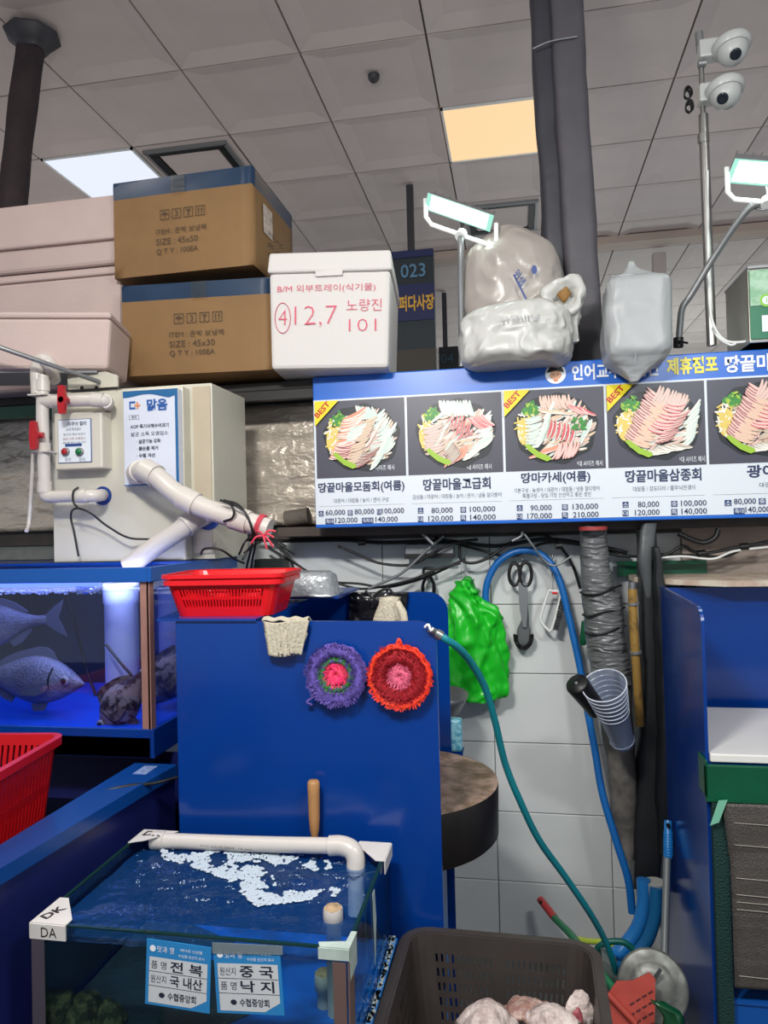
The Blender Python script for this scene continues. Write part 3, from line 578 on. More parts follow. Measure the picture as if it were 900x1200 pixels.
# big white box with red marker lettering
zc = 2.069
pl, pr2 = A(316, 428, 2.3), A(456, 428, 2.3); w = (pr2.x-pl.x)
t, X = foam_box(((pl.x+pr2.x)/2-.018, 2.3+.2, zc), w, .4, A(385, 294, 2.3).z-zc, rad(5.6), 'white foam box with red handwriting in front of the hanging sign', M_FOAM, .068, rad(1.5))
b = MB(); Ux = (X(1, 0, 0)-X(0, 0, 0)); N_ = (X(0, -1, 0)-X(0, 0, 0)); Vz = (X(0, 0, 1)-X(0, 0, 0)); F = lambda x, z: X(x, -.2+.0065*(1-z/.3)-.0035, z)
text(b, 'B/M 외부트레이(식기물)', F(-.01, .262), Ux, Vz, width=.325, height=.028, bold=-.006); text(b, '노량진', F(.115, .205), Ux, Vz, width=.115, height=.04, bold=-.01); text(b, '101', F(.11, .14), Ux, Vz, width=.09, height=.04, bold=-.02); text(b, '12,7', F(-.045, .17), Ux, Vz, width=.14, height=.072, bold=-.022)
text(b, '4', F(-.155, .17), Ux, Vz, width=.028, height=.05, bold=-.02)
ring = [(cos(a)*.026, sin(a)*.05) for a in [2*pi*i/24 for i in range(24)]]
b.tube([F(-.155+x, .168+z) for x, z in ring], .0012, 5, closed=True); build(b, 'handwriting', M_REDINK, t, label='red marker handwriting', kind='stuff')
b = MB(); b.obox(X(-.0, -.205, .31), (.09, .008, .018), Matrix.Rotation(rad(5.6), 4, 'Z')); build(b, 'catch', M_FOAM, t, bevel=.002)
# foam boxes on the far left
c0, c1 = A(-70, 306, 2.35), A(138, 306, 2.35)
zf = A(60, 318, 2.35).z
foam_box(((A(-70, 300, 2.35).x+A(141, 300, 2.35).x)/2, 2.35+.2, 2.066), A(141, 300, 2.35).x-A(-70, 300, 2.35).x, .4, zf-2.066, 0, 'large plain foam box under another at far left', M_FOAMP, .03)
foam_box(((A(-70, 300, 2.33).x+A(136, 300, 2.33).x)/2, 2.33+.21, zf+.003), A(137, 300, 2.33).x-A(-70, 300, 2.33).x, .42, A(60, 236, 2.33).z-zf-.003, 0, 'large foam box at far left, topmost of its stack', M_FOAMP, .16, lip=.012)
q = A(131, 432, 2.02); rz = rad(15.5); wv = Vector((cos(rz), sin(rz), 0)); dv = Vector((-sin(rz), cos(rz), 0))
hh = A(131, 365, 2.02).z-q.z; cen = q - wv*.4 + dv*.12
t, X = foam_box((cen.x, cen.y, q.z), .8, .24, hh, rz, 'low turned foam box in front of the big ones, above the red valves', M_FOAMP, .02, lip=.001)
t = thing('bracket_rod', 'thin grey metal rod slanting under the turned foam box', 'rod', A(112, 446, 1.98)); b = MB(); b.tube([A(-40, 392, 1.8), A(0, 407, 1.84), A(112, 446, 2.0), A(150, 458, 2.4)], .007, 8); build(b, 'rod', M_GREYM, t)
b = MB(); c = X(0, 0, -.004); b.obox(c, (.7, .2, .006), Matrix.Rotation(rz, 4, 'Z')); build(b, 'support_plate', M_GREYM, t)
b = MB(); b.tube([X(.1, .11, -.01), X(.1, .5, -.06)], .006, 6); build(b, 'strut', M_GREYM, t)

# ---------------------------------------------------------------- bags, tin, lamps and cameras above the banner
SZ = 2.066
M_BAG = mat('white_plastic_bag', 'bcbcb8', .36, crease=1, cscale=15, var=.04, scale=8)
M_BAG2 = mat('milky_plastic_bag', 'a49c96', .3, crease=.8, cscale=11, var=.06, scale=8)
M_BAG3 = mat('grey_courier_bag', 'a2a5a7', .42, crease=.6, cscale=9, var=.04, scale=6)
def secs_px(rows, Y, ry):
    out = []
    for py, xa, xb, *r in rows:
        a, b_ = A(xa, py, Y), A(xb, py, Y); out.append(((a.x+b_.x)/2, Y+(r[1] if len(r) > 1 else 0), (a.z+b_.z)/2, (b_.x-a.x)/2, ry*(r[0] if r else 1)))
    return out
def dense(secs, k=4):
    P = [Vector(s) if len(s) == 3 else s for s in secs]; out = []
    Q = [tuple(2*a-b for a, b in zip(secs[0], secs[1]))]+list(secs)+[tuple(2*a-b for a, b in zip(secs[-1], secs[-2]))]
    for i in range(1, len(Q)-2):
        for j in range(k):
            t = j/k; out.append(tuple(.5*((2*b)+(c-a)*t+(2*a-5*b+4*c-d)*t*t+(3*b-a-3*c+d)*t**3) for a, b, c, d in zip(Q[i-1], Q[i], Q[i+1], Q[i+2])))
    out.append(secs[-1]); return [(a, b, c, max(.001, d), max(.001, e)) for a, b, c, d, e in out]
t = thing('plastic_bag', 'large milky plastic bag of stacked bowls with blue print behind the left flood lamp', 'bag', A(600, 368, 2.5))
b = MB(); b.loft(dense(secs_px([(372, 546, 655, .9), (355, 541, 662), (325, 541, 660), (300, 545, 648, .95), (284, 558, 630, .7), (274, 574, 612, .45), (271, 588, 600, .15)], 2.52, .11), 8), n=90, ns=.012, nscale=9, seed=3, cr=.0045, cs=9); build(b, 'bag', M_BAG2, t)
b = MB(); P = lambda x, y: A(x, y, 2.385)
d1 = (P(619, 358)-P(601, 322)).normalized(); nrm = OUT
b.flat([(0, 0), (.118, 0), (.118, .006), (0, .006)], P(601, 322), d1, Vector((-d1.z, 0, d1.x)))
text(b, '위생', P(609, 325), (P(615, 334)-P(604, 317)).normalized(), Vector((.62, 0, .78)), width=.05, height=.028, bold=.02)
b.flat(disc(0, 0, .009, .015), P(626, 316), U, V); build(b, 'print', mat('bag_blue_print', '2f4480', .5), t, kind='stuff')
t = thing('plastic_bag', 'white plastic bag lying on the banner top below the bowls', 'bag', A(605, 430, 2.33))
b = MB(); b.loft(dense(secs_px([(430, 556, 652, .7), (424, 545, 664), (408, 540, 669), (390, 540, 668), (372, 545, 664, .95), (364, 565, 648, .7), (360, 590, 630, .3)], 2.37, .13), 9), n=120, box=3.2, ns=.014, nscale=8, seed=11, cr=.006, cs=12); build(b, 'bag', M_BAG, t)
b = MB(); text(b, '위생비닐', P(608, 389)-Vector((0, .163, 0)), U, V, width=.12, height=.02); build(b, 'print', mat('bag_faint_print', '9a9ca0', .5), t, kind='stuff')
t = thing('plastic_bag', 'twisted open mouth of a white bag with a brown scrap inside, right of the bowls', 'bag', A(662, 375, 2.36))
b = MB(); c = A(661, 346, 2.34); ax = Vector((-.15, -.9, .1))
b.lathe([(.03, .11), (.045, .075), (.062, .03), (.066, .0), (.058, -.012), (.04, .0), (.028, .02), (.02, .045)], c, -ax, 40, fr=lambda a, k: 1+.13*sin(3*a+k*.5)+.06*sin(7*a+k)); build(b, 'bag_mouth', M_BAG, t, solid=.002)
b = MB(); b.loft(dense(secs_px([(402, 664, 676, .5), (385, 655, 676, .8), (365, 655, 680), (355, 650, 682)], 2.38, .04)), n=50, ns=.012, nscale=20, seed=5, fold=.12, cr=.006, cs=20); build(b, 'bag_tail', M_BAG, t)
b = MB(); b.loft([(c.x-.005, c.y-.02, c.z-.025, .008, .006), (c.x, c.y-.02, c.z, .02, .012), (c.x+.005, c.y-.02, c.z+.02, .006, .006)], n=10, ns=.01, nscale=40); build(b, 'scrap', mat('brown_scrap', '8a6430', .7), t, label='brown scrap')
t = thing('courier_bag', 'grey courier bag standing upright with twisted top, hanging over the banner', 'bag', A(745, 432, 2.34))
b = MB(); b.loft(dense(secs_px([(449, 738, 744, .08, -.03), (441, 731, 752, .3, -.02), (432, 721, 765, .55, -.01), (424, 711, 777, .8), (412, 708, 783), (380, 708, 783), (345, 708, 782), (334, 710, 780, .9), (327, 722, 766, .45), (318, 733, 748, .18), (309, 738, 742, .06)], 2.36, .1), 8), n=110, box=5, ns=.008, nscale=9, seed=21, cr=.0035, cs=10); build(b, 'bag', M_BAG3, t)
b = MB(); b.grid(lambda u, v: A(716+58*u, 334-9*v*(1-u)-14*v*sin(pi*u)**2*(1-u)+4*(u-.5), 2.285-.012*v+.01*sin(u*14+v*2)), 30, 6); build(b, 'fold', M_BAG3, t, solid=.002)
b = MB(); b.tube(smooth([A(744, 336, 2.262), A(745, 370, 2.262), A(745, 420, 2.262)], 5), .0012, 5); build(b, 'seam', M_BAG3, bpy.data.objects['courier_bag'])
t = thing('oil_tin', 'dark green and steel square oil tin on the shelf at far right', 'tin', A(880, 404, 2.45))
xl = A(877, 360, 2.38).x; zt_, zb_ = A(877, 314, 2.38).z, 2.08
b = MB(); b.box(xl, xl+.235, 2.38, 2.62, zb_, zt_); build(b, 'tin_body', mat('bare_tin', '8f8d84', .38, metal=.7, var=.1, scale=6), t, bevel=.006)
b = MB(); b.box(xl+.003, xl+.232, 2.375, 2.381, zb_+.01, zt_-.01); build(b, 'green_wrap', mat('tin_green', '17704f', .35), t, label='green printed front')
b = MB(); b.box(xl+.004, xl+.231, 2.372, 2.376, zt_-.12, zt_-.012); build(b, 'pale_band', mat('tin_pale', 'a8c8b0', .35, col2='7fae88', scale=30, thr=(.4, .6)), t, label='pale floral band')
b = MB(); c = Vector((xl+.05, 2.3715, (zt_+zb_)/2+.01)); b.flat(disc(0, 0, .02), c, U, V, 0); b.flat(disc(0, 0, .013), c+OUT*.0006, U, V, 1); text(b, '1', c+OUT*.0012, U, V, height=.016, mi=0); build(b, 'badge', [mat('tin_lime', '84c23c', .4), M_WHITE], t, kind='stuff')
b = MB(); b.flat(rect(.07, -.06, .09, .05), (xl+.01, 2.3735, (zt_+zb_)/2), U, V); build(b, 'price_label', M_WHITE, t, label='white label')
b = MB(); b.box(xl+.0, xl+.235, 2.375, 2.625, zt_-.004, zt_+.004); build(b, 'rim', M_GREYM, t); b = MB(); b.box(xl, xl+.235, 2.375, 2.625, zb_, zb_+.006); build(b, 'rim', M_GREYM, t)
t = thing('white_cable', 'loop of white cable lying on the banner top beside the oil tin', 'cable', A(840, 404, 2.45)); b = MB()
b.tube(smooth([A(829, 200, 2.53), A(830, 300, 2.52), A(832, 360, 2.5), A(838, 385, 2.47), A(850, 399, 2.44), A(868, 401, 2.42), A(890, 396, 2.42)], 6), .0045, 8); b.tube(smooth([A(835, 385, 2.49), A(842, 396, 2.45), A(855, 404, 2.42), A(862, 403, 2.42)], 6), .004, 8); build(b, 'cord', M_WHITEM, t)
# stall flood lamps
def flood(corners, Y, post, label, pw):
    """corners: lit face tl, tr, br, bl as pixels, with depths"""
    tl, tr, br, bl = [A(*c) for c in corners]; c = (tl+tr+br+bl)/4; ux = ((tr-tl)+(br-bl)).normalized(); up = ((tl-bl)+(tr-br)).normalized(); up = (up-ux*up.dot(ux)).normalized(); n = ux.cross(up)
    if n.y > 0: n = -n
    w = ((tr-tl).length+(br-bl).length)/2; h = ((tl-bl).length+(tr-br).length)/2
    t = thing('flood_lamp', label, 'lamp', post[-1], 0); bk = -n
    b = MB(); q = lambda x, y, z: c+ux*x+up*y+bk*z
    b.hexa([q(-w/2, -h/2, .002), q(w/2, -h/2, .002), q(w/2, h/2, .002), q(-w/2, h/2, .002), q(-w/2+.01, -h/2+.01, .035), q(w/2-.01, -h/2+.01, .035), q(w/2-.01, h/2-.01, .035), q(-w/2+.01, h/2-.01, .035)]); build(b, 'housing', M_GREYM, t, bevel=.003)
    b = MB()
    for k in range(9): x = -w/2+w*(k+.5)/9; b.hexa([q(x-.002, -h/2+.012, .034), q(x+.002, -h/2+.012, .034), q(x+.002, h/2-.012, .034), q(x-.002, h/2-.012, .034), q(x-.002, -h/2+.012, .05), q(x+.002, -h/2+.012, .05), q(x+.002, h/2-.012, .05), q(x-.002, h/2-.012, .05)])
    build(b, 'cooling_fins', M_GREYM, t, kind='stuff')
    b = MB(); b.hexa([q(-w/2+.002, -h/2+.002, -.001), q(w/2-.002, -h/2+.002, -.001), q(w/2-.002, h/2-.002, -.001), q(-w/2+.002, h/2-.002, -.001), q(-w/2+.002, -h/2+.002, .002), q(w/2-.002, -h/2+.002, .002), q(w/2-.002, h/2-.002, .002), q(-w/2+.002, h/2-.002, .002)]); build(b, 'glass', mat('lamp_teal_glass', 'a8f0dc', .3, emit=1.0), t, label='pale teal glass')
    b = MB(); b.hexa([q(-w*.42, -h*.36, -.003), q(w*.42, -h*.36, -.003), q(w*.42, h*.42, -.003), q(-w*.42, h*.42, -.003), q(-w*.42, -h*.36, -.001), q(w*.42, -h*.36, -.001), q(w*.42, h*.42, -.001), q(-w*.42, h*.42, -.001)]); build(b, 'led_panel', mat('led_white', 'e8fff6', .3, emit=22), t, label='glowing white led panel')
    b = MB(); D = Vector((0, 0, -1)); e0, e1 = c-ux*(w/2+.008)+bk*.015, c+ux*(w/2+.008)+bk*.015; d = h*.5+.052
    path = [e0, e0+D*(d-.02), e0+D*d+ux*.02, e1+D*d-ux*.02, e1+D*(d-.02), e1]
    b.tube(path, .0075, 8, flatk=.5, sm=False); m_ = (e0+e1)/2+D*d; b.tube([m_+n*.012, m_-n*.012], .018, 14); build(b, 'bracket', M_WHITEM, t)
    b = MB(); b.tube(smooth([m_]+post, 6), .0105, 12); build(b, 'pole', M_GREYM, t)
    b = MB(); b.tube(smooth([c+bk*.05+up*.01, c+bk*.07-up*.03, m_+bk*.02+D*.03, Vector(post[0])+bk*.016], 5), .003, 6); build(b, 'cable', M_GREYM, t)
    return n
flood([(496, 224, 2.40), (575, 253, 2.40), (579, 272, 2.44), (502, 247, 2.44)], 2.42, [A(540, 292, 2.42), A(540, 340, 2.46), A(541, 400, 2.5), A(541, 430, 2.5)], 'flood lamp tilted down on a straight post left of the milky bag', 3.5)
flood([(862, 186, 2.28), (945, 192, 2.28), (938, 222, 2.36), (848, 214, 2.36)], 2.3, [A(876, 246, 2.35), A(840, 296, 2.42), A(810, 345, 2.47), A(800, 360, 2.48), A(797, 380, 2.49), A(795, 408, 2.5)], 'flood lamp on a bent arm at the right edge, above the oil tin', 3.5)
b = MB(); b.tube([A(795, 396, 2.49), A(795, 407, 2.49)], .016, 12); b.tube([A(795, 400, 2.47), A(806, 402, 2.45)], .004, 6); build(b, 'clamp', M_BLACK, None, 'black clamp at the foot of the bent lamp arm', 'clamp')
# camera mast
t = thing('camera_mast', 'steel mast carrying two dome cameras at right', 'mast', A(834, 405, 2.55))
b = MB(); b.tube([A(821, 60, 2.55), A(824, 140, 2.55)], .009, 12); b.tube([A(824, 135, 2.55), A(834, 405, 2.55)], .016, 14); build(b, 'pole', M_STEEL, t)
b = MB(); p = A(824, 158, 2.55); b.tube([p, p+Vector((.001, 0, -.03))], .019, 14); build(b, 'collar', M_STEEL, t)
b = MB(); b.tube([A(819, 38, 2.55), A(821, 62, 2.55)], .013, 12); b.tube([A(818, 75, 2.54), A(827, 74, 2.54)], .013, 10); build(b, 'clamp', M_GREYM, t, label='dark clamp')
M_CAMW = mat('camera_white', 'b9bcba', .35)
def dome(cx, cy, lx, ly, label):
    c = A(cx+5, cy+6, 2.5); t = thing('dome_camera', label, 'camera', c)
    ax = Vector((.06, -.22, -1)).normalized()
    b = MB(); b.lathe([(.0, -.03), (.054, -.028), (.06, -.02), (.06, -.006), (.053, .004)], c, ax, 28); build(b, 'base', M_CAMW, t)
    b = MB(); b.lathe([(.048*cos(a), .052*sin(a)+.0) for a in [i*pi/16 for i in range(0, 9)]], c, ax, 28); build(b, 'dome', M_CAMW, t)
    e = A(lx+2, ly+8, 2.5); d = (Vector((e.x, 2.452, e.z))-c).normalized()
    b = MB(); b.lathe([(.016, .04), (.018, .048), (.0158, .052), (.011, .051), (.0001, .053)], c, d, 20, mi=0); build(b, 'lens', mat('lens_black', '202830', .12), t, label='dark lens')
    b = MB(); m_ = A(822, cy+10, 2.54); b.hexa([m_+Vector(q) for q in ((-.012, -.03, -.03), (c.x-m_.x, -.03, -.03), (c.x-m_.x, .02, -.03), (-.012, .02, -.03), (-.012, -.03, .03), (c.x-m_.x, -.03, .03), (c.x-m_.x, .02, .03), (-.012, .02, .03))]); build(b, 'mount', M_CAMW, t, bevel=.006)
    return t
dome(853, 52, 857, 69, 'upper dome camera on the steel mast'); dome(845, 103, 838, 121, 'lower dome camera on the steel mast')
b = MB()
for k in range(6):
    for s_, py in ((0, 110), (1, 126)):
        c = A(806+s_*1.5, py, 2.53); r = .017-.001*k; a0 = random.uniform(0, 3)
        b.tube([c+Vector((cos(a)*r*.75, .004*k-.01+.003*sin(a*2+a0), sin(a)*r*1.2)) for a in [2*pi*i/18 for i in range(18)]], .0022, 5, closed=True)
build(b, 'cable_coil', M_BLACK, None, 'coiled black cable tied beside the camera mast', 'cable')

# ---------------------------------------------------------------- white filter machine
YF = 2.05; x0, x1 = A(62, 600, YF).x, A(251, 600, 2.1).x; xm = A(216, 560, YF).x; z0 = 1.4575; z1 = A(150, 456, YF).z
t = thing('filter_machine', 'cream box shaped seawater filter with control box and sign board on the left tank', 'filter', ((x0+x1)/2, 2.2, z0))
b = MB(); b.box(x0, x1, 2.10, 2.38, z0, A(240, 449, 2.1).z); build(b, 'housing', M_CREAM, t, bevel=.004)
b = MB(); b.box(x0, xm, YF, 2.10, z0, z1); build(b, 'front_panel', M_CREAM, t, bevel=.004)
b = MB(); b.box(xm+.012, x1-.004, 2.094, 2.1, z0+.02, A(240, 453, 2.1).z); build(b, 'side_recess', M_CREAM2, t, label='beige strip')
b = MB(); c = A(200, 448, 2.2); b.lathe([(.06, -.02), (.06, 0), (.055, .008), (.0001, .01)], (c.x, 2.22, A(240, 449, 2.1).z+.002), n=24); build(b, 'lid', M_CREAM, t)
b = MB(); a = A(82, 448, YF); w = A(140, 448, YF).x-a.x; b.prism([(0, -.02), (w, -.02), (w, .015), (w*.75, .03), (0, .03)], (a.x, YF-.012, a.z-.005), U, V, (0, .008, 0)); build(b, 'bracket', M_CREAM, t)
b = MB()
for x in (96, 113, 136): p = A(x, 454.5 if x < 130 else 455, YF-.0125); b.tube([p, p+Vector((0, -.001, 0))], .006 if x < 130 else .003, 12)
build(b, 'bracket_holes', M_BLACK, t, label='dark round holes', kind='stuff')
def Q(px, py, y): return A(px, py, y)
a, e = Q(65, 551, 2.0), Q(120, 481, 2.0); b = MB(); b.box(a.x, e.x, 1.995, YF+.002, a.z, e.z); cb = build(b, 'control_box', mat('control_box_grey', 'cfc9bd', .4), t, bevel=.005)
a, e = Q(68, 543, 1.99), Q(106, 490, 1.99); b = MB(); b.box(a.x, e.x, 1.9925, 1.995, a.z, e.z, 0); m_ = .0018; b.box(a.x+m_, e.x-m_, 1.991, 1.9925, a.z+m_, e.z-m_, 1)
K = 1.9905
text(b, '아쿠아 힐러', Q(90, 496.5, K), U, V, width=.062, height=.013, bold=.02, mi=2); text(b, 'AOP 특허살균', Q(86, 503, K), U, V, width=.05, height=.009, mi=2); text(b, '폭기식 해수여과기', Q(87, 509, K), U, V, width=.074, height=.007, mi=2); text(b, '살균 소독 오염업소', Q(87, 514, K), U, V, width=.076, height=.008, mi=3); text(b, '불순물 제거 수질 개선', Q(87, 518.5, K), U, V, width=.076, height=.006, mi=2)
p = Q(86, 521.5, K); b.flat(rect(0, 0, .056, .009), p, U, V, 0); text(b, '운전', Q(79.5, 538.5, K), U, V, width=.02, mi=2); text(b, '정지', Q(96, 538.5, K), U, V, width=.02, mi=2)
build(b, 'label_plate', [mat('label_blue', '2d4a8a', .4), M_WHITE, mat('label_navy', '27325c', .4), mat('label_brownred', '8c4038', .4)], cb, kind='stuff')
for x, cc, nm in ((77.5, 'a01822', 'red'), (94, '0d6e3c', 'green')):
    p = Q(x, 529.5, 1.99); b = MB(); b.lathe([(.0125, 0), (.0125, .006), (.0095, .007)], p, (0, -1, 0), 20, mi=1); b.lathe([(.0092, .006), (.0092, .012), (.008, .014), (.0001, .0145)], p, (0, -1, 0), 20); build(b, 'button', [mat('button_'+nm, cc, .3), M_GREYM], cb, label=nm+' push button')
# sign board of the filter
a, e = Q(146, 570, 2.02), Q(208, 455, 2.02); b = MB(); b.box(a.x, e.x, 2.02, YF, a.z, e.z); sb = build(b, 'sign_board', mat('board_white', 'cdd2e0', .4), t, bevel=.002)
sx = lambda px, py: A(px, py, 2.0185)
b = MB(); w, h = e.x-a.x, e.z-a.z
b.flat([(w, h*.0), (w, h), (w-.009, h), (w-.009, 0)], (a.x, 2.019, a.z), U, V)
b.flat([(0, h), (w-.009, h)][::-1]+[(0, h-.02)]+[(w*i/10*.93, h-.02+.012*sin(pi*i/10*1.0)**2-.008*(i/10)+.0*i) for i in range(1, 11)][:-1]+[(w-.009, h-.02)], (a.x, 2.0188, a.z), U, V)
b.flat(rect(w/2, .002, w, .004), (a.x, 2.0187, a.z), U, V); build(b, 'border', mat('border_teal', '215f92', .4), sb, label='blue border')
b = MB(); text(b, 'ㄷ', sx(155, 475), U, V, width=.02, height=.024, bold=.03); text(b, '맑음', sx(184, 474), U, V, width=.067, height=.036, bold=.035); build(b, 'brand_lettering', mat('brand_blue', '2a5aa0', .4), sb, kind='stuff')
b = MB(); c = sx(161, 475)+OUT*.0008; b.flat(rect(0, 0, .019, .005), c, U, V); b.flat(rect(0, 0, .005, .021), c+OUT*.0003, U, V); build(b, 'orange_cross', mat('brand_orange', 'd88a5c', .4), sb)
b = MB(); text(b, 'AOP 폭기식해수여과기', sx(175, 499), U, V, width=.125, height=.013, bold=.02); text(b, '살균 소독 오염업소', sx(175, 508), U, V, width=.122, height=.013)
for k, s_ in enumerate(('· 살균기능 강화', '· 불순물 제거', '· 수질 개선')): text(b, s_, sx(160, 517.5+k*8.3), U, V, width=(.078, .07, .06)[k], height=.0125, align='L', bold=.02)
p = sx(157, 489); text(b, '특허', p, U, V, width=.016); 
for s_ in (-1, 1): b.flat(rect(0, s_*.006, .032, .0008), p, U, V); b.flat(rect(s_*.016, 0, .0008, .012), p, U, V)
build(b, 'small_lettering', mat('board_ink', '3c4152', .5), sb, kind='stuff')
# pipes of the filter
YP = 1.97
def pipe(nm, pts, r, parent, m=M_WHITEP, k=5, collars=(), label=None):
    b = MB(); sp = smooth(pts, k); b.tube(sp, r, 16)
    for c_ in collars:
        q = len(sp)-1; i = min(q-1, int(c_*q)); d = (sp[i+1]-sp[i]).normalized(); b.tube([sp[i]-d*r*.9, sp[i]+d*r*.9], r*1.16, 16)
    return build(b, nm, m, parent, label=label)
t = thing('white_pipework', 'white pipe loop with red valves left of the control box', 'pipe', Q(52, 590, YP))
pipe('upright_pipe', [Q(50, 440, YP), Q(50, 500, YP), Q(52, 560, YP), Q(53, 578, YP), Q(57, 582, YP), Q(75, 581.5, YP), Q(110, 581, YP), Q(120, 580, YP+.07)], .0185, t, collars=(.03, .2, .36, .82))
pipe('upper_pipe', [Q(50, 470, YP), Q(70, 470, YP), Q(115, 469, YP), Q(124, 471, YP+.02), Q(126, 476, YP+.08)], .0185, t, collars=(.1, .5, .75))
b = MB(); c = Q(48, 433, YP); b.tube(smooth([Q(45, 462, YP), Q(44, 432, YP), Q(50, 422, YP), Q(59, 428, YP), Q(63, 445, YP+.05)], 5), .021, 14); build(b, 'top_elbow', M_WHITEP, t)
b = MB(); c = Q(50, 464, YP); b.box(c.x-.03, c.x+.03, YP-.03, YP+.03, c.z-.002, c.z+.002); build(b, 'flange', M_WHITEP, t); b = MB(); c = Q(52, 530, YP); b.box(c.x-.026, c.x+.026, YP-.024, YP+.024, c.z-.002, c.z+.002); build(b, 'flange', M_WHITEP, t)
for (vx, vy, vert, lb) in ((71, 468, 1, 'red valve handle on the upper pipe'), (38, 510, 1, 'red valve handle on the upright pipe')):
    c = Q(vx, vy, YP-.05); b = MB(); w_ = .0115
    b.prism([(-w_*.7, -.042), (w_*.7, -.042), (w_*1.0, -.012), (w_*1.9, 0), (w_*1.0, .012), (w_*.7, .042), (-w_*.7, .042), (-w_, .012), (-w_, -.012)], c, U, V, (0, .014, 0)); b.tube([c, c+Vector((.0, .045, 0))] if vx > 50 else [c+Vector((0, .008, 0)), c+Vector((.028, .012, 0))], .009, 12); build(b, 'valve_handle', mat('valve_red', 'a81822', .35), t, label=lb, bevel=.002)
b = MB(); c = Q(120, 581, YF-.004); b.tube([c, c+Vector((0, .006, 0))], .029, 24); build(b, 'blue_grommet', mat('grommet_blue', '1b3c86', .4), t)
b = MB(); b.tube(smooth([Q(39, 532, YP+.03), Q(37, 570, YP+.03), Q(34, 612, YP+.03), Q(31, 622, YP)], 5), .006, 8); build(b, 'thin_hose', M_WHITEP, t, label='thin white hose')
t = thing('discharge_pipe', 'long white pipe slanting down over the filter front, tied with a red ribbon', 'pipe', Q(300, 625, 1.9))
pipe('long_pipe', [Q(160, 557, 2.03), Q(166, 552, 1.96), Q(180, 556, 1.93), Q(205, 577, 1.93), Q(232, 592, 1.93), Q(262, 603, 1.93), Q(316, 620, 1.93)], .029, t, collars=(.1, .33, .62, .92))
b = MB(); e = Q(309, 618, 1.93); d = (Q(316, 620, 1.93)-Q(262, 603, 1.93)).normalized()
for k in range(3): q = e-d*(.004+k*.005); x = d.orthogonal().normalized(); y = d.cross(x); b.tube([q+x*cos(a)*.0335+y*sin(a)*.0335 for a in [2*pi*i/20 for i in range(20)]], .002, 6, closed=True)
c = Q(309, 628, 1.895)
for dx, dz in ((-.035, -.02), (.03, -.005), (.035, .012), (.01, -.035), (-.02, .012), (.028, -.03)): b.tube(smooth([c, c+Vector((dx*.5, -.01, dz*.5+.008)), c+Vector((dx, -.004, dz))], 4), .0028, 6)
build(b, 'ribbon', mat('ribbon_pink', 'd8465a', .5), t, label='red ribbon tie')
t = thing('drain_pipe', 'short white pipe slanting down into the left tank under the long one', 'pipe', Q(150, 660, 1.9))
pipe('pipe', [Q(240, 603, 2.08), Q(228, 608, 2.0), Q(210, 622, 1.98), Q(180, 642, 1.98), Q(150, 664, 1.98)], .029, t, collars=(.12, .34))
b = MB(); c = Q(243, 605, 2.09); b.tube([c, c+Vector((0, .008, 0))], .042, 24); build(b, 'grommet', MATS['grommet_blue'], t, label='blue ring')

# ---------------------------------------------------------------- left aquarium
XR = A(176, 760, 1.75).x; XL = -2.25; YA0, YA1 = 1.75, 2.33; ZT0, ZT1 = 1.417, 1.4555; ZB0, ZB1 = .962, 1.036
t = thing('aquarium', 'tall blue framed aquarium with swimming fish under the white filter', 'aquarium', ((XR+XL)/2, (YA0+YA1)/2, ZB0))
b = MB()
b.box(XL, XR, YA0-.012, YA0, ZT0, ZT1); b.box(XR, XR+.012, YA0-.012, YA1, ZT0, ZT1); b.box(XL, XR, YA1, YA1+.012, ZT0, ZT1)
b.box(XL, XR, YA0, YA0+.05, ZT0, ZT0+.006); b.box(XR-.05, XR, YA0, YA1, ZT0, ZT0+.006); build(b, 'top_frame', M_BLUEL, t, bevel=.002)
b = MB(); b.box(XL, XR-.04, YA1-.05, YA1+.012, ZT1-.006, ZT1+.001); b.box(XL, XR-.01, 2.02, YA1, ZT1-.006, ZT1+.001); build(b, 'cover', M_BLUE, t, label='blue cover board under the filter')
b = MB(); b.box(XL, XR, YA0-.008, YA1+.01, ZB0, ZB1-.02); b.box(XL, XR, YA0-.008, YA0, ZB0, ZB1); b.box(XR, XR+.01, YA0-.008, YA1, ZB0, ZB1); build(b, 'base_frame', M_BLUE, t, bevel=.002)
b = MB(); b.box(XL, XR-.012, YA0+.01, YA1-.006, ZB1-.019, ZB1-.012); build(b, 'bottom_panel', mat('bright_blue_panel', '1a60e0', .3), t)
b = MB(); b.box(XL, XR-.008, YA1-.01, YA1, ZB1-.02, ZT0); build(b, 'back_panel', mat('tank_back_dark', '2c3038', .5, var=.25, scale=4), t, label='dark back wall')
b = MB(); b.box(XL, XR-.012, YA0, YA0+.006, ZB1-.018, ZT0); build(b, 'front_glass', clear('tank_glass', 'e4e9f6', .02), t)
b = MB(); b.box(XR-.006, XR, YA0+.012, YA1-.012, ZB1-.018, ZT0); build(b, 'side_glass', MATS['tank_glass'], t)
b = MB(); b.box(XR-.024, XR-.001, YA0-.003, YA0+.004, ZB1-.002, ZT0); b.box(XR-.006, XR+.002, YA0-.003, YA0+.02, ZB1-.002, ZT0); build(b, 'corner_post', mat('corner_post_bronze', '9c7468', .4, var=.1), t, label='bronze coloured corner strip')
b = MB(); b.box(XL, XR-.012, YA0+.007, YA1-.012, 1.392, 1.3925); build(b, 'water_surface', clear('aq_water', 'dfe6fa', .12, .05, bump=.6, bscale=40), t)
b = MB()
for k in range(260): x = random.uniform(XL+.3, XR-.15); b.obox((x, YA0+.012+random.uniform(0, .02), 1.392+random.uniform(-.006, .004)), (.006, .004, .004))
build(b, 'bubbles', mat('foam_white', 'dfe8f4', .5), t, kind='stuff')
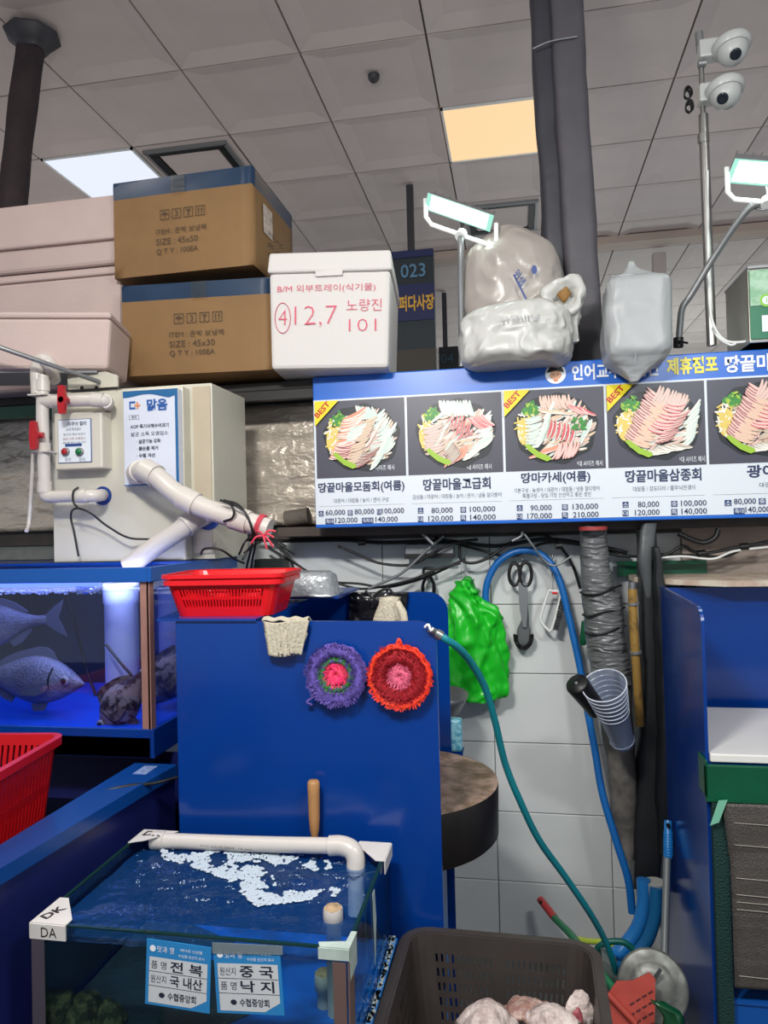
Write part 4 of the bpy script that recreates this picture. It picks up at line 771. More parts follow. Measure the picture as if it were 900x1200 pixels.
b = MB(); b.tube([(XL+.1, YA0+.03, 1.409), (XR-.16, YA0+.03, 1.409)], .006, 10); build(b, 'light_tube', mat('blue_tube', '6a86ff', .4, emit=2.6), t, label='glowing blue white light tube')
area('aquarium_light', ((XL+XR)/2+.2, YA0+.27, 1.405), ((XL+XR)/2+.2, YA0+.27, 0), .42, 1.0, 4.2, (.46, .52, 1))
area('aquarium_light', (XR-.12, YA0+.1, 1.405), (XR-.14, YA0+.3, 1.1), .2, .1, 1.6, (.6, .65, 1))
M_INNER = mat('standpipe_white', 'c8cde6', .35)
for (px, Y, r, lb) in ((143, 1.95, .047, 'wide white standpipe inside the tank'), (205, 2.2, .05, 'second white standpipe near the tank back')):
    c = A(px, 760, Y); x = min(c.x, XR-.06) if Y > 2 else c.x
    b = MB(); b.lathe([(r, ZB1-.01), (r, 1.34), (r*1.07, 1.342), (r*1.07, 1.4), (r*.9, 1.4)], (x, Y, 0), n=28); build(b, 'standpipe', M_INNER, t, label=lb)
b = MB(); b.tube(smooth([A(75, 686, 2.2), A(85, 720, 2.2), A(100, 780, 2.2), A(118, 830, 2.1)], 6), .005, 8); b.tube(smooth([A(124, 755, 1.86), A(140, 775, 1.85), A(160, 797, 1.84), A(172, 805, 1.86)], 6), .004, 8); build(b, 'air_hose', M_BLACK, t, label='thin black air hose')
b = MB(); c = A(100, 684, 1.8); b.lathe([(.028, 0), (.026, -.012), (.012, -.022), (.0001, -.024)], (c.x, 1.8, 1.405), n=20); build(b, 'suction_cup', clear('cup_clear', 'd0dcff', .2), t)
# fish
def fish(name, label, nose, length, ang, tip, hgt, wid, mats, Y, ydir=0, group=None, fl=1, finm=None):
    """nose: world point; ang: heading of the nose in the x-z plane; body lofted along the axis with a mouth, eye, gill and fins"""
    t = thing(name, label, 'fish', (nose.x-cos(ang)*length/2, nose.y, nose.z-hgt/2), 0, group)
    ca, sa = cos(ang), sin(ang); side = Vector((-sa, 0, ca))*fl; ax = Vector((-ca, ydir, -sa)).normalized()
    def Pt(s, hh, ww): return nose + ax*(s*length) + side*(hh*hgt) + Vector((0, -1, 0))*(ww*wid)
    top = [(0, -.02), (.03, .05), (.08, .15), (.16, .28), (.26, .40), (.38, .46), (.5, .43), (.62, .33), (.74, .2), (.84, .11), (.92, .09), (.97, .10)]
    bot = [(0, -.05), (.03, -.10), (.08, -.18), (.16, -.30), (.26, -.40), (.38, -.46), (.5, -.44), (.62, -.34), (.74, -.18), (.84, -.09), (.92, -.08), (.97, -.09)]
    n = 22; b = MB(); vs = []
    for (s, a), (_, c) in zip(top, bot):
        m_ = (a+c)/2; r = (a-c)/2; wv = .5*min(1, (s/.22)**.6 if s else .05)*(1 if s < .5 else max(.12, 1-(s-.5)*1.9))
        for j in range(n): q = 2*pi*j/n; vs.append(Pt(s, m_+sin(q)*r, cos(q)*wv))
    b.add(vs, [(i*n+j, i*n+(j+1) % n, (i+1)*n+(j+1) % n, (i+1)*n+j) for i in range(len(top)-1) for j in range(n)], 0, True); b.add(vs[:n], [list(range(n))[::-1]], 0, True); b.add(vs[-n:], [list(range(n))], 0, True)
    build(b, 'body', mats[0], t, sub=1, weld=True)
    b = MB(); e = Pt(.12, .06, .40); b.lathe([(.0001, -.003), (.085*hgt, -.001), (.088*hgt, .003), (.06*hgt, .006)], e, (0, -1, 0), 18, mi=0); b.lathe([(.05*hgt, .004), (.048*hgt, .008), (.0001, .0095)], e, (0, -1, 0), 16, mi=1); build(b, 'eye', [mat('eye_rim', 'a8a4a0', .25), mat('eye_pupil', '08080a', .08)], t)
    fm = finm or mats[1]
    def fin(nm, poly, y0=0, y1=0, th=.003):
        b = MB(); f = [Pt(s, hh, y0+(y1-y0)*i/len(poly)) for i, (s, hh) in enumerate(poly)]; o = Vector((0, th, 0)); k = len(f); b.add(f+[q+o for q in f], [list(range(k)), list(range(2*k-1, k-1, -1))]+[((i+1) % k, i, k+i, k+(i+1) % k) for i in range(k)]); build(b, nm, fm, t)
    fin('tail_fin', [(.95, .09), (1.04, .24), (1.13, .36), (1.1, .15), (1.07, 0), (1.1, -.15), (1.13, -.36), (1.04, -.24), (.95, -.08)])
    fin('dorsal_fin', [(.24, .37), (.28, .52), (.34, .6), (.42, .6), (.5, .55), (.6, .48), (.7, .38), (.8, .2), (.76, .16), (.62, .3), (.5, .4), (.36, .44)])
    fin('anal_fin', [(.6, -.33), (.64, -.46), (.72, -.4), (.82, -.18), (.78, -.12), (.68, -.22)])
    fin('pectoral_fin', [(.25, -.08), (.3, .0), (.42, -.1), (.5, -.22), (.46, -.25), (.34, -.24), (.27, -.16)], .5, .62)
    fin('pelvic_fin', [(.3, -.4), (.33, -.56), (.42, -.58), (.44, -.44)], .1, .2)
    b = MB(); b.tube([Pt(.235+.02*sin(k/8*pi)-.0, .27-.06*k, .33+.16*sin(k/8*pi)) for k in range(9)], .0022, 6); build(b, 'gill', mats[2], t)
    b = MB(); b.tube([Pt(.0, -.035, .04), Pt(.03, -.06, .22), Pt(.06, -.09, .32)], .0022, 6); build(b, 'mouth', mats[2], t)
    return t
M_SIL = mat('silver_fish_skin', '60606e', .28, col2='9a98a0', scale=9, thr=(.3, .75), metal=.25, bump=.5, bscale=150)
M_SILF = mat('silver_fish_fin', '565868', .3); M_FD = mat('fish_dark_line', '1a1a22', .5)
M_MOT = mat('mottled_fish_skin', '1d1a1c', .45, col2='8f8076', scale=34, thr=(.44, .54), bump=.3, bscale=80); M_MOTF = mat('mottled_fin', '2c2628', .5, col2='756a62', scale=40, thr=(.42, .58))
fish('bream', 'silver fish swimming right, low in the aquarium beside the standpipe', A(99, 800, 1.88), .36, rad(-3), 0, .155, .07, (M_SIL, M_SILF, M_FD), 1.88)
fish('bream', 'silver fish with pale scaly tail at the top left of the aquarium', A(-66, 738, 1.92), .36, rad(180+5), 0, .15, .07, (M_SIL, M_SILF, M_FD), 1.92, fl=-1)
fish('grouper', 'mottled brown fish slanting down in front of the standpipe', A(120, 856, 1.84), .22, rad(180+52), 0, .125, .06, (M_MOT, M_MOTF, M_FD), 1.84, fl=-1)
fish('grouper', 'mottled brown fish behind the corner strip next to the blue side board', Vector((XR-.11, 1.98, 1.045)), .24, rad(180+56), 0, .13, .06, (M_MOT, M_MOTF, M_FD), 2.0, fl=-1)

# ---------------------------------------------------------------- low tub with the red crate
ZR = .95; XB0, XB1 = G(0, 990, ZR).x+.0, G(0, 1018, ZR).x+.03
XB0, XB1 = -.995, -.905
t = thing('holding_tub', 'low blue acrylic tub of dark water running along the left side', 'tub', (-1.5, 1.2, 0))
b = MB(); b.prism([(-1.015, .45), (-.99, .45), (-.862, 1.86), (-.987, 1.86)] if 0 else [(-1.016, .45), (-.996, .45), (-.929, 1.165), (-.885, 1.63), (-.87, 1.74), (-.989, 1.74)], (0, 0, ZR-.03), U, Vector((0, 1, 0)), (0, 0, .03)); build(b, 'rim', mat('tub_rim_blue', '0c3f82', .25), t, bevel=.003)
b = MB(); b.prism([(-1.0, .45), (-.992, .45), (-.935, 1.165), (-.893, 1.63), (-.878, 1.74), (-.886, 1.74), (-.9, 1.63), (-.943, 1.165)], (0, 0, 0), U, Vector((0, 1, 0)), (0, 0, ZR-.03)); b.box(-2.2, XB1, 1.86, 1.87, 0, ZR-.01); b.box(-2.2, XB0, .45, .46, 0, ZR); build(b, 'wall_panel', mat('tub_navy', '161c52', .35, var=.15, scale=4), t, bevel=.001)
b = MB(); b.box(XB0, XB0+.006, .46, 1.86, .0, ZR-.032); b.box(-2.2, -2.19, .46, 1.86, 0, ZR); b.box(-2.19, XB0, .46, 1.86, .0, .02); build(b, 'liner', mat('tub_liner', '10131c', .4), t)
b = MB(); b.box(-2.19, XB0, .46, 1.86, .80, .802); build(b, 'water_surface', clear('tub_water', '3c4450', .1, .04, bump=.8, bscale=12), t)
b = MB(); b.box(XB1-.045, XB1-.01, 1.66, 1.72, ZR, ZR+.001); build(b, 'sticker', mat('sticker_pale', '7f93b8', .4, var=.4, scale=90), t, label='small worn pale sticker')
p0, p1 = G(72, 860, 1.075), G(0, 901, 1.075); d = (p0-p1).normalized(); ang = math.atan2(d.y, d.x); side = Vector((-d.y, d.x, 0))
w_, d_ = .56, .38; cen = p0 - d*(w_/2) + side*(d_/2)
t = thing('red_crate', 'deep red plastic crate standing in the dark tub at far left', 'crate', (cen.x, cen.y, .84), ang)
Mx = Matrix.Translation((cen.x, cen.y, .835)) @ Matrix.Rotation(ang, 4, 'Z')
b = MB(); basket(b, w_, d_, .24, .88, .03, [(.30, .52), (.6, .9)], .014, .004, Mx, gap=.4); build(b, 'body', M_REDD, t)
b = MB(); rim(b, w_, d_, .03, .012, .018, Mx, .24); build(b, 'rim', M_REDD, t)
b = MB(); b.tube(smooth([A(208, 911, 1.66), A(180, 918, 1.62), A(150, 921, 1.58), A(120, 928, 1.55), A(95, 938, 1.52)], 6), .004, 8); build(b, 'power_cord', M_BLACK, None, 'black cord crossing the blue tub rim', 'cord')

# ---------------------------------------------------------------- blue work station in the middle
YS0, YS1 = 1.6, 2.2
def bpanel(name, xa, xb, z0, z1, y0, th, r, m, parent, rl=0):
    w, h = xb-xa, z1-z0; pl = [(0, 0), (w, 0)]
    pl += [(w-r+r*cos(a), h-r+r*sin(a)) for a in [pi/2*i/10 for i in range(11)]]
    pl += [(rl+rl*cos(a), h-rl+rl*sin(a)) for a in [pi/2+pi/2*i/10 for i in range(11)]] if rl else [(0, h)]
    b = MB(); b.prism(pl, (xa, y0, z0), U, V, (0, th, 0)); return build(b, name, m, parent, bevel=.0015)
t = thing('work_station', 'blue acrylic fish cutting station with rounded side boards', 'station', (-.45, 1.9, 0))
xa, xb = A(208, 850, YS0).x, A(514, 850, YS0).x; zt1 = A(360, 728, YS0).z
bpanel('front_board', xa, xb, 0, zt1, YS0, .008, .04, M_BLUE, t)
x2 = A(527, 800, YS1).x; zt2 = A(460, 694, YS1).z
bpanel('back_board', -1.02, x2, 0, zt2, YS1, .008, .06, M_BLUE, t)
b = MB(); b.box(xa, xb-.06, YS0+.01, YS1-.002, .695, .703); build(b, 'inner_shelf', M_BLUE, t)
b = MB(); b.box(xa-.005, xa+.003, YS0+.01, YS1, 0, zt1-.02); build(b, 'side_board', M_BLUE, t)
b = MB(); b.box(xb-.05, xb-.044, YS0+.05, YS1-.1, 0, .694); build(b, 'inner_strip', mat('pale_blue_edge', '4d86c8', .3), t, label='pale blue inner strip')
# shelf board on which the red basket stands
zs = zt1+.0005; c0, c1, c2, c3 = G(184, 728, zs), G(303, 727, zs), G(362, 704, zs), G(236, 706, zs)
c0.y = c1.y = YS0-.006
b = MB(); b.prism([(q.x, q.y) for q in (c0, c1, c2, c3)], (0, 0, zs), U, Vector((0, 1, 0)), (0, 0, .006)); build(b, 'top_shelf', M_BLUE, t, bevel=.001)
zs += .0062
pa, pb_ = G(207, 722.0, zs), G(320, 719, zs)
cx = (pa.x+pb_.x)/2; cen = Vector((cx-.0, YS0+.02+.11, zs)); rz = rad(4)
t = thing('red_basket', 'red slotted plastic basket with a second one nested in it on the blue shelf', 'basket', cen, rz)
wb_ = .245/.86; Mx = Matrix.Translation(cen) @ Matrix.Rotation(rz, 4, 'Z')
b = MB(); basket(b, .285, .215, .088, .83, .03, [(.26, .46), (.54, .74)], .0085, .003, Mx, gap=.5, groups=None); build(b, 'basket_body', M_RED, t)
b = MB(); rim(b, .285, .215, .03, .008, .012, Mx, .088); build(b, 'rim', M_RED, t)
b = MB(); M2 = Matrix.Translation((0, 0, .013)) @ Mx; basket(b, .277, .207, .085, .76, .03, [(.3, .5), (.56, .78)], .0085, .0025, M2, gap=.5); nb = build(b, 'nested_basket', M_RED, t, label='second basket nested inside'); b = MB(); rim(b, .289, .219, .03, .009, .009, Mx, .101); build(b, 'rim', M_RED, nb)
t = thing('foil_tray', 'clear crinkled plastic tray upside down on the blue station beside the red basket', 'tray', A(365, 698, 1.95))
a, e = A(335, 699, 1.92), A(391, 671, 1.92); b = MB(); w, h = .17, e.z-a.z; cen = Vector((e.x-w/2, 1.98, a.z))
b.loft([(cen.x, cen.y, cen.z, w/2, .07), (cen.x, cen.y, cen.z+.006, w/2, .07), (cen.x, cen.y, cen.z+.007, w/2-.008, .062), (cen.x, cen.y, cen.z+h*.8, w/2-.016, .054), (cen.x, cen.y, cen.z+h, w/2-.03, .042)], n=40, box=6, ns=.003, nscale=40)
build(b, 'tray', mat('tray_film', 'aeb4b8', .2, metal=.35, bump=.6, bscale=60, alpha=.75), t)
b = MB(); b.box(c2.x-.1, e.x+.01, 1.93, 2.19, a.z-.008, a.z); build(b, 'tray_support', M_BLUE, bpy.data.objects['work_station'])
# chopping block
t = thing('chopping_block', 'thick round dark chopping block with scarred reddish top', 'chopping block', (-.33, 1.93, .733))
b = MB(); b.lathe([(.255, .733), (.262, .74), (.265, .86), (.262, .868)], (-.33, 1.93, 0), n=72, mi=0); build(b, 'side', mat('block_side', '1e1a19', .5, var=.25, scale=9, stretch=(1, 1, .2)), t)
b = MB(); b.lathe([(.264, .8685), (.25, .872), (.235, .8715), (.12, .8705), (.0001, .870)], (-.33, 1.93, 0), n=72); build(b, 'cutting_face', mat('block_top', '75604f', .55, col2='a88d80', scale=26, thr=(.4, .62), bump=.4, bscale=70), t, label='scarred reddish top face')
b = MB()
for x in (-.45, -.23): b.box(x-.02, x+.02, 1.75, 2.1, .703, .733)
build(b, 'support_bar', M_BLACK, t)
# small things on the station
def cloth(mb, fn, nu=26, nv=20): mb.grid(fn, nu, nv)
M_COT = mat('cotton_knit', 'b9b19e', .9, bump=.5, bscale=160, var=.05, scale=20)
t = thing('cotton_glove', 'cream cotton glove cuff hanging over the front board near the basket', 'glove', A(335, 768, 1.58))
b = MB(); cloth(b, lambda u, v: A(309+53*u+(8*(1-abs(2*u-1)))*0+(6*v if u < .5 else -9*v)*1, 728+40*v+2*sin(u*6), 1.588-.008*sin(pi*u)-.006*sin(u*30)**2-.004*v)); build(b, 'cuff', M_COT, t, solid=.004)
b = MB()
for k in range(15):
    u = (k+.5)/15; b.tube([A(309+53*u+(6*v if u < .5 else -9*v), 742+26*v, 1.584-.008*sin(pi*u)) for v in [i/5 for i in range(6)]], .0013, 5)
build(b, 'ribbing', M_COT, t)
b = MB(); cloth(b, lambda u, v: Vector((A(309+53*u, 728, 1.6).x, 1.588+.05*v, zt1+.002+.006*sin(pi*min(1, v*2))-.03*max(0, v-.5)+.002*sin(u*20)))); build(b, 'folded_part', M_COT, t, solid=.004)
t = thing('cotton_glove', 'cream cotton glove standing on its cuff beside the dark bag', 'glove', A(457, 728, 1.75))
b = MB(); b.loft(dense(secs_px([(745, 436, 476, 1), (728, 438, 475, 1), (718, 441, 473), (710, 444, 470), (703, 445, 468), (700, 444, 470, .8)], 1.72, .02)), n=36, fold=.05, nf=12, ns=.003, nscale=30, seed=2); build(b, 'glove_body', M_COT, t)
b = MB(); b.tube([A(466, 706, 1.70), A(472, 718, 1.69), A(475, 735, 1.69)], [.008, .01, .009], 10); build(b, 'thumb', M_COT, t)
t = thing('black_bag', 'glossy black plastic bag draped over the back board beside the glove', 'bag', A(430, 728, 2.17))
b = MB(); cloth(b, lambda u, v: A(409+70*u-(6*v if u > .6 else 0), 694+38*v, 2.185-.03*abs(noise.noise(Vector((u*2, v*2, 1))))-.012*abs(noise.noise(Vector((u*5, v*4, 4))))), 30, 20); build(b, 'bag', mat('black_film', '1c1c20', .2, crease=.4, cscale=6), t, solid=.002)
b = MB(); b.tube(smooth([A(436, 712, 2.1), A(441, 696, 2.1), A(455, 690, 2.1), A(461, 697, 2.1)], 5), .004, 8); b.tube(smooth([A(446, 705, 2.1), A(436, 700, 2.1), A(428, 692, 2.1)], 5), .004, 8); build(b, 'knot', M_BLACK, t)
def scrubber(px, py, r, label, rings, tail, scal):
    c = A(px, py, YS0-.012); t = thing('dish_scrubber', label, 'scrubber', c)
    prev = r; rings = rings+[(0, None)]
    for i in range(len(rings)-1):
        ro, m_ = rings[i]; ri = rings[i+1][0]; nm = ('outer_ring', 'middle_ring', 'green_ring', 'centre')[i if len(rings) > 4 else (0, 1, 3)[i]]
        b = MB(); a_, o_ = ri*r, ro*r
        fr = (lambda a, k: 1+scal*sin(8*a)+.02*sin(21*a)) if i == 0 else None
        b.lathe([(a_*.98+.0001, .0), (a_*.98+.0001, .010), ((a_+o_)/2, .016 if i else .017), (o_, .009), (o_, .0)], c, (0, -1, 0), 72, fr=fr)
        n = int(1500*(ro*ro-ri*ri))
        for k in range(n):   # yarn loops
            a = random.uniform(0, 2*pi); q = math.sqrt(random.uniform(ri*ri, ro*ro))*r; ex = (1+scal*sin(8*(-a+pi/2))) if i == 0 else 1
            p = c+Vector((cos(a)*q*ex, -.012-.003*random.random(), sin(a)*q*ex)); dr = Vector((cos(a)*random.uniform(.5, 1.4)+random.uniform(-.4, .4), -random.uniform(.3, .9), sin(a)*random.uniform(.5, 1.4)+random.uniform(-.4, .4))).normalized()*.0065
            s_ = dr.cross(Vector((.3, 1, .2))).normalized()*.0013; b.add([p-s_, p+s_, p+dr+s_*.4, p+dr-s_*.4], [(0, 1, 2, 3)], 0)
        build(b, nm, m_, t)
    b = MB(); b.tube(smooth([c+Vector(tail[0]), c+Vector(tail[1]), c+Vector(tail[2])], 5), .003, 6); build(b, 'hanging_loop', rings[0][1], t)
Y1 = mat('yarn_purple', '5b4a9a', .8, var=.3, scale=90); Y2 = mat('yarn_green', '3c7a2c', .8, col2='4c3a8c', scale=70, thr=(.45, .6)); Y3 = mat('yarn_pink', 'f0286e', .75, col2='f0506a', scale=60)
Y4 = mat('yarn_scarlet', 'e02818', .8, col2='f04a28', scale=60); Y5 = mat('yarn_crimson', '9c0c1c', .8, var=.2, scale=80); Y6 = mat('yarn_rose', 'd8607e', .8, var=.15, scale=80)
scrubber(395, 790, .069, 'purple crocheted scrubber with a green ring and pink centre', [(1, Y1), (.56, Y2), (.38, Y3)], ((-.05, 0, -.05), (-.07, -.005, -.062), (-.06, 0, -.07)), .025)
scrubber(469, 792, .069, 'red crocheted scrubber with scalloped edge and rose centre', [(1.03, Y4), (.86, Y5), (.38, Y6)], ((-.008, 0, .06), (0, -.006, .082), (.008, 0, .06)), .02)
t = thing('wooden_peg', 'light wooden handle sticking up against the blue board above the white pipe', 'handle', A(368, 980, 1.575))
b = MB(); c = A(368, 979, 1.57); tp = A(367, 915, 1.57); h = tp.z-c.z; b.lathe([(.006, -.03), (.008, .0), (.0105, .01), (.0125, h*.3), (.0135, h*.75), (.014, h-.006), (.011, h-.001), (.0001, h)], (c.x, 1.575, c.z), n=20); build(b, 'handle', mat('pale_wood', 'a87a4c', .5, var=.15, scale=30, stretch=(1, 1, .1)), t)
b = MB(); b.box(c.x-.004, c.x+.004, 1.573, 1.577, c.z-.1, c.z-.03); build(b, 'shank', M_STEEL, t)

# ---------------------------------------------------------------- lower glass tank
X0, X1, Y0, Y1_ = -.862, -.288, 1.16, 1.552; Z0, Z1 = .655, .86
t = thing('glass_tank', 'low open glass tank with foamy water, white pipe and origin labels in front', 'tank', ((X0+X1)/2, (Y0+Y1_)/2, Z0-.03))
b = MB(); b.box(X0, X1, Y0, Y1_, Z0-.02, Z0-.004); build(b, 'base_board', M_BLUE, t, bevel=.002)
b = MB(); b.box(X1-.001, X1+.012, Y0, Y1_, Z0-.02, Z0+.006); b.box(X0, X1, Y0-.01, Y0, Z0-.02, Z0+.006); build(b, 'bottom_edge', mat('edge_blue', '3f8de0', .3), t, label='light blue bottom strip')
b = MB()
for k in range(150): y = Y0+(Y1_-Y0)*random.random(); b.obox((X1+.002+random.random()*.006, y, Z0+.0075), (.006*random.random()+.002, .008*random.random()+.002, .003), mi=random.choice((0, 0, 1)))
build(b, 'sealant_grime', [mat('sealant_white', 'd8dcdc', .6), M_BLACK], t, kind='stuff')
b = MB(); b.box(X0+.006, X1-.006, Y0+.006, Y1_-.006, Z0, Z0+.004); build(b, 'bottom_panel', mat('tank_floor_blue', '1272e6', .4, col2='0a2c58', scale=4, thr=(.5, .72)), t)
b = MB(); b.prism([(X0+.008, Y0+.008), (-.52, Y0+.008), (-.56, Y0+.06), (-.5, Y0+.12), (-.6, Y0+.17), (-.55, Y0+.22), (-.66, Y0+.27), (-.62, Y0+.33), (-.74, Y1_-.01), (X0+.008, Y1_-.01)], (0, 0, Z0+.004), U, Vector((0, 1, 0)), (0, 0, .002)); build(b, 'patch', mat('dark_patch', '12202a', .8, col2='1f3446', scale=12, bump=.4), t, label='dark silt on the left of the tank floor')  # dark irregular sheet laid over the left of the tank floor
g = .006
for nm, q in (('front_glass', (X0, X1, Y0, Y0+g)), ('side_glass', (X1-g, X1, Y0+g, Y1_-g)), ('side_glass', (X0, X0+g, Y0+g, Y1_-g)), ('back_glass', (X0, X1, Y1_-g, Y1_))):
    b = MB(); b.box(*q, Z0, Z1); build(b, nm, M_GLASS if nm != 'back_glass' else clear('back_pane', '93b5cc', .05), t)
b = MB(); b.box(X0+.03, X1-.02, Y0-.0005, Y0+g+.0005, Z1-.001, Z1+.002); b.box(X1-g-.0005, X1+.0005, Y0, Y1_, Z1-.001, Z1+.002); b.box(X0-.0005, X0+g, Y0, Y1_, Z1-.001, Z1+.002); build(b, 'glass_edge', clear('tank_glass_edge', '2a5a54', .12, dens=('1f4440', .5)), t, label='green glass edges')
b = MB(); b.box(X1-.026, X1-.004, Y0-.003, Y0-.0005, Z0, Z1-.02); b.box(X1-.001, X1+.002, Y0-.003, Y0+.03, Z0, Z1-.02); build(b, 'corner_strip', mat('brown_strip', '6a5450', .45), t, label='brown corner strip')
b = MB(); b.box(X0, X0+.024, Y0-.003, Y0-.0005, Z0, Z1-.02); build(b, 'corner_strip', mat('grey_strip', '4c4650', .45), t, label='grey corner strip')
# water: surface and murky body
wm = clear('tank_water', 'd4e6f4', .06, .03, dens=('1c62b4', .2), bump=1.0, bscale=14)
ZW = .832
b = MB(); b.grid(lambda u, v: (X0+.007+(X1-X0-.014)*u, Y0+.007+(Y1_-Y0-.014)*v, ZW+.003*noise.noise(Vector((u*9, v*7, 0)))+.0012*noise.noise(Vector((u*30, v*26, 2)))), 70, 50); build(b, 'water_surface', wm, t)
# foam: many small flat bubbles piled where the water falls in
def foam_at(px, py): p = G(px, py, ZW); return p.x, p.y
b = MB(); cnt = 0
def inpoly(x, y, P):
    c = False; j = len(P)-1
    for i in range(len(P)):
        if (P[i][1] > y) != (P[j][1] > y) and x < (P[j][0]-P[i][0])*(y-P[i][1])/(P[j][1]-P[i][1])+P[i][0]: c = not c
        j = i
    return c
foamP = [(188, 997), (300, 998), (345, 1006), (385, 1010), (390, 1018), (372, 1024), (350, 1014), (325, 1014), (318, 1026), (325, 1042), (352, 1048), (392, 1042), (399, 1044), (392, 1052), (350, 1058), (300, 1064), (288, 1052), (268, 1038), (250, 1026), (215, 1014), (190, 1008)]
for k in range(15000):
    px, py = random.uniform(160, 410), random.uniform(994, 1085); d_ = inpoly(px, py, foamP)
    x, y = foam_at(px, py); nz_ = noise.noise(Vector((x*22, y*22, 1)))+.5*noise.noise(Vector((x*60, y*60, 4))); nf_ = noise.noise(Vector((x*30, y*60, 9)))
    keep = (nz_ > -.14) if d_ else (nf_ > .33 and py < 1060 and random.random() < .35)
    if not keep or not (X0+.02 < x < X1-.02 and Y0+.02 < y < Y1_-.012): continue
    r = random.uniform(.0016, .0042) if d_ else random.uniform(.0006, .0016); s0 = [(cos(2*pi*j/5)*r, sin(2*pi*j/5)*r) for j in range(5)]
    z = ZW+.0025+random.random()*.001; b.add([(x+u, y+v, z) for u, v in s0]+[(x+u*.6, y+v*.6, z+r*.5) for u, v in s0], [(j, (j+1) % 5, 5+(j+1) % 5, 5+j) for j in range(5)]+[tuple(range(5, 10))], 0, True)
build(b, 'foam', mat('foam_bright', 'b9c6d2', .5), t, kind='stuff', label='white foam on the water')
# corner caps, some with letters
def cap(cx, cy, sx_, sy_, lb, txt=None):
    b = MB(); b.prism([(0, 0), (.07*sx_, 0), (.07*sx_, .018*sy_), (.018*sx_, .085*sy_), (0, .085*sy_)] if True else [], (cx, cy, Z1+.0022), U, Vector((0, 1, 0)), (0, 0, .0015))
    x0_, x1_ = sorted((cx, cx+.07*sx_)); yf = cy-.0025*sy_
    b.box(x0_, x1_, min(yf, cy), max(yf, cy), Z1-.024, Z1+.002); xe = cx-.0022*sx_; b.box(min(xe, cx), max(xe, cx), min(cy, cy+.085*sy_), max(cy, cy+.085*sy_), Z1-.024, Z1+.002)
    o = build(b, 'corner_cap', mat('cap_white', 'd4d0cc', .5, var=.05), t, label=lb)
    if txt:
        b = MB(); txt(b, cx, cy); build(b, 'lettering', M_INK, o, kind='stuff')
def tx_fl(b, cx, cy):
    text(b, 'DK', (cx+.022, cy+.034, Z1+.0042), Vector((.35, .94, 0)), Vector((-.94, .35, 0)), width=.042, height=.02, bold=.03)
    text(b, 'DA', (cx+.038, cy-.003, Z1-.011), U, V, width=.03, height=.017)
def tx_bl(b, cx, cy): text(b, 'DK', (cx+.045, cy-.022, Z1+.0042), U, Vector((.2, .95, 0)), width=.045, height=.026, bold=.03)
cap(X0-.003, Y0-.001, 1, 1, 'white corner cap with lettering', tx_fl)
b = MB(); b.prism([(0, 0), (.085, 0), (.03, -.055), (.0, -.07)], (X0+.0, Y1_, Z1+.0022), U, Vector((0, 1, 0)), (0, 0, .0015)); o = build(b, 'corner_cap', MATS['cap_white'], t, label='white corner cap with dark letters'); b = MB(); text(b, 'DK', (X0+.035, Y1_-.02, Z1+.0042), U, Vector((.1, 1, 0)), width=.045, height=.024, bold=.03); build(b, 'lettering', M_INK, o, kind='stuff')
cap(X1+.003, Y1_+.001, -1, -1, 'plain white corner cap at the back')
b = MB(); b.prism([(0, 0), (-.05, .0), (-.055, .012), (-.01, .02), (-.008, .05), (.002, .05)], (X1+.002, Y0-.002, Z1+.0022), U, Vector((0, 1, 0)), (0, 0, .0015)); b.box(X1-.05, X1+.002, Y0-.004, Y0-.002, Z1-.016, Z1+.002); b.box(X1+.0, X1+.0025, Y0, Y0+.05, Z1-.05, Z1+.002); build(b, 'corner_cap', mat('cap_greenish', 'b8c8c0', .4, var=.15, scale=20), t, label='torn greenish corner cap')
b = MB(); b.prism([(0, 0), (.012, -.14), (.03, -.06), (.02, .0)], (X1+.0015, Y0+.19, Z1-.005), Vector((0, 1, 0)), V, (.0008, 0, 0)); build(b, 'hanging_tape', MATS['cap_greenish'], t, label='pale strip hanging on the side glass')
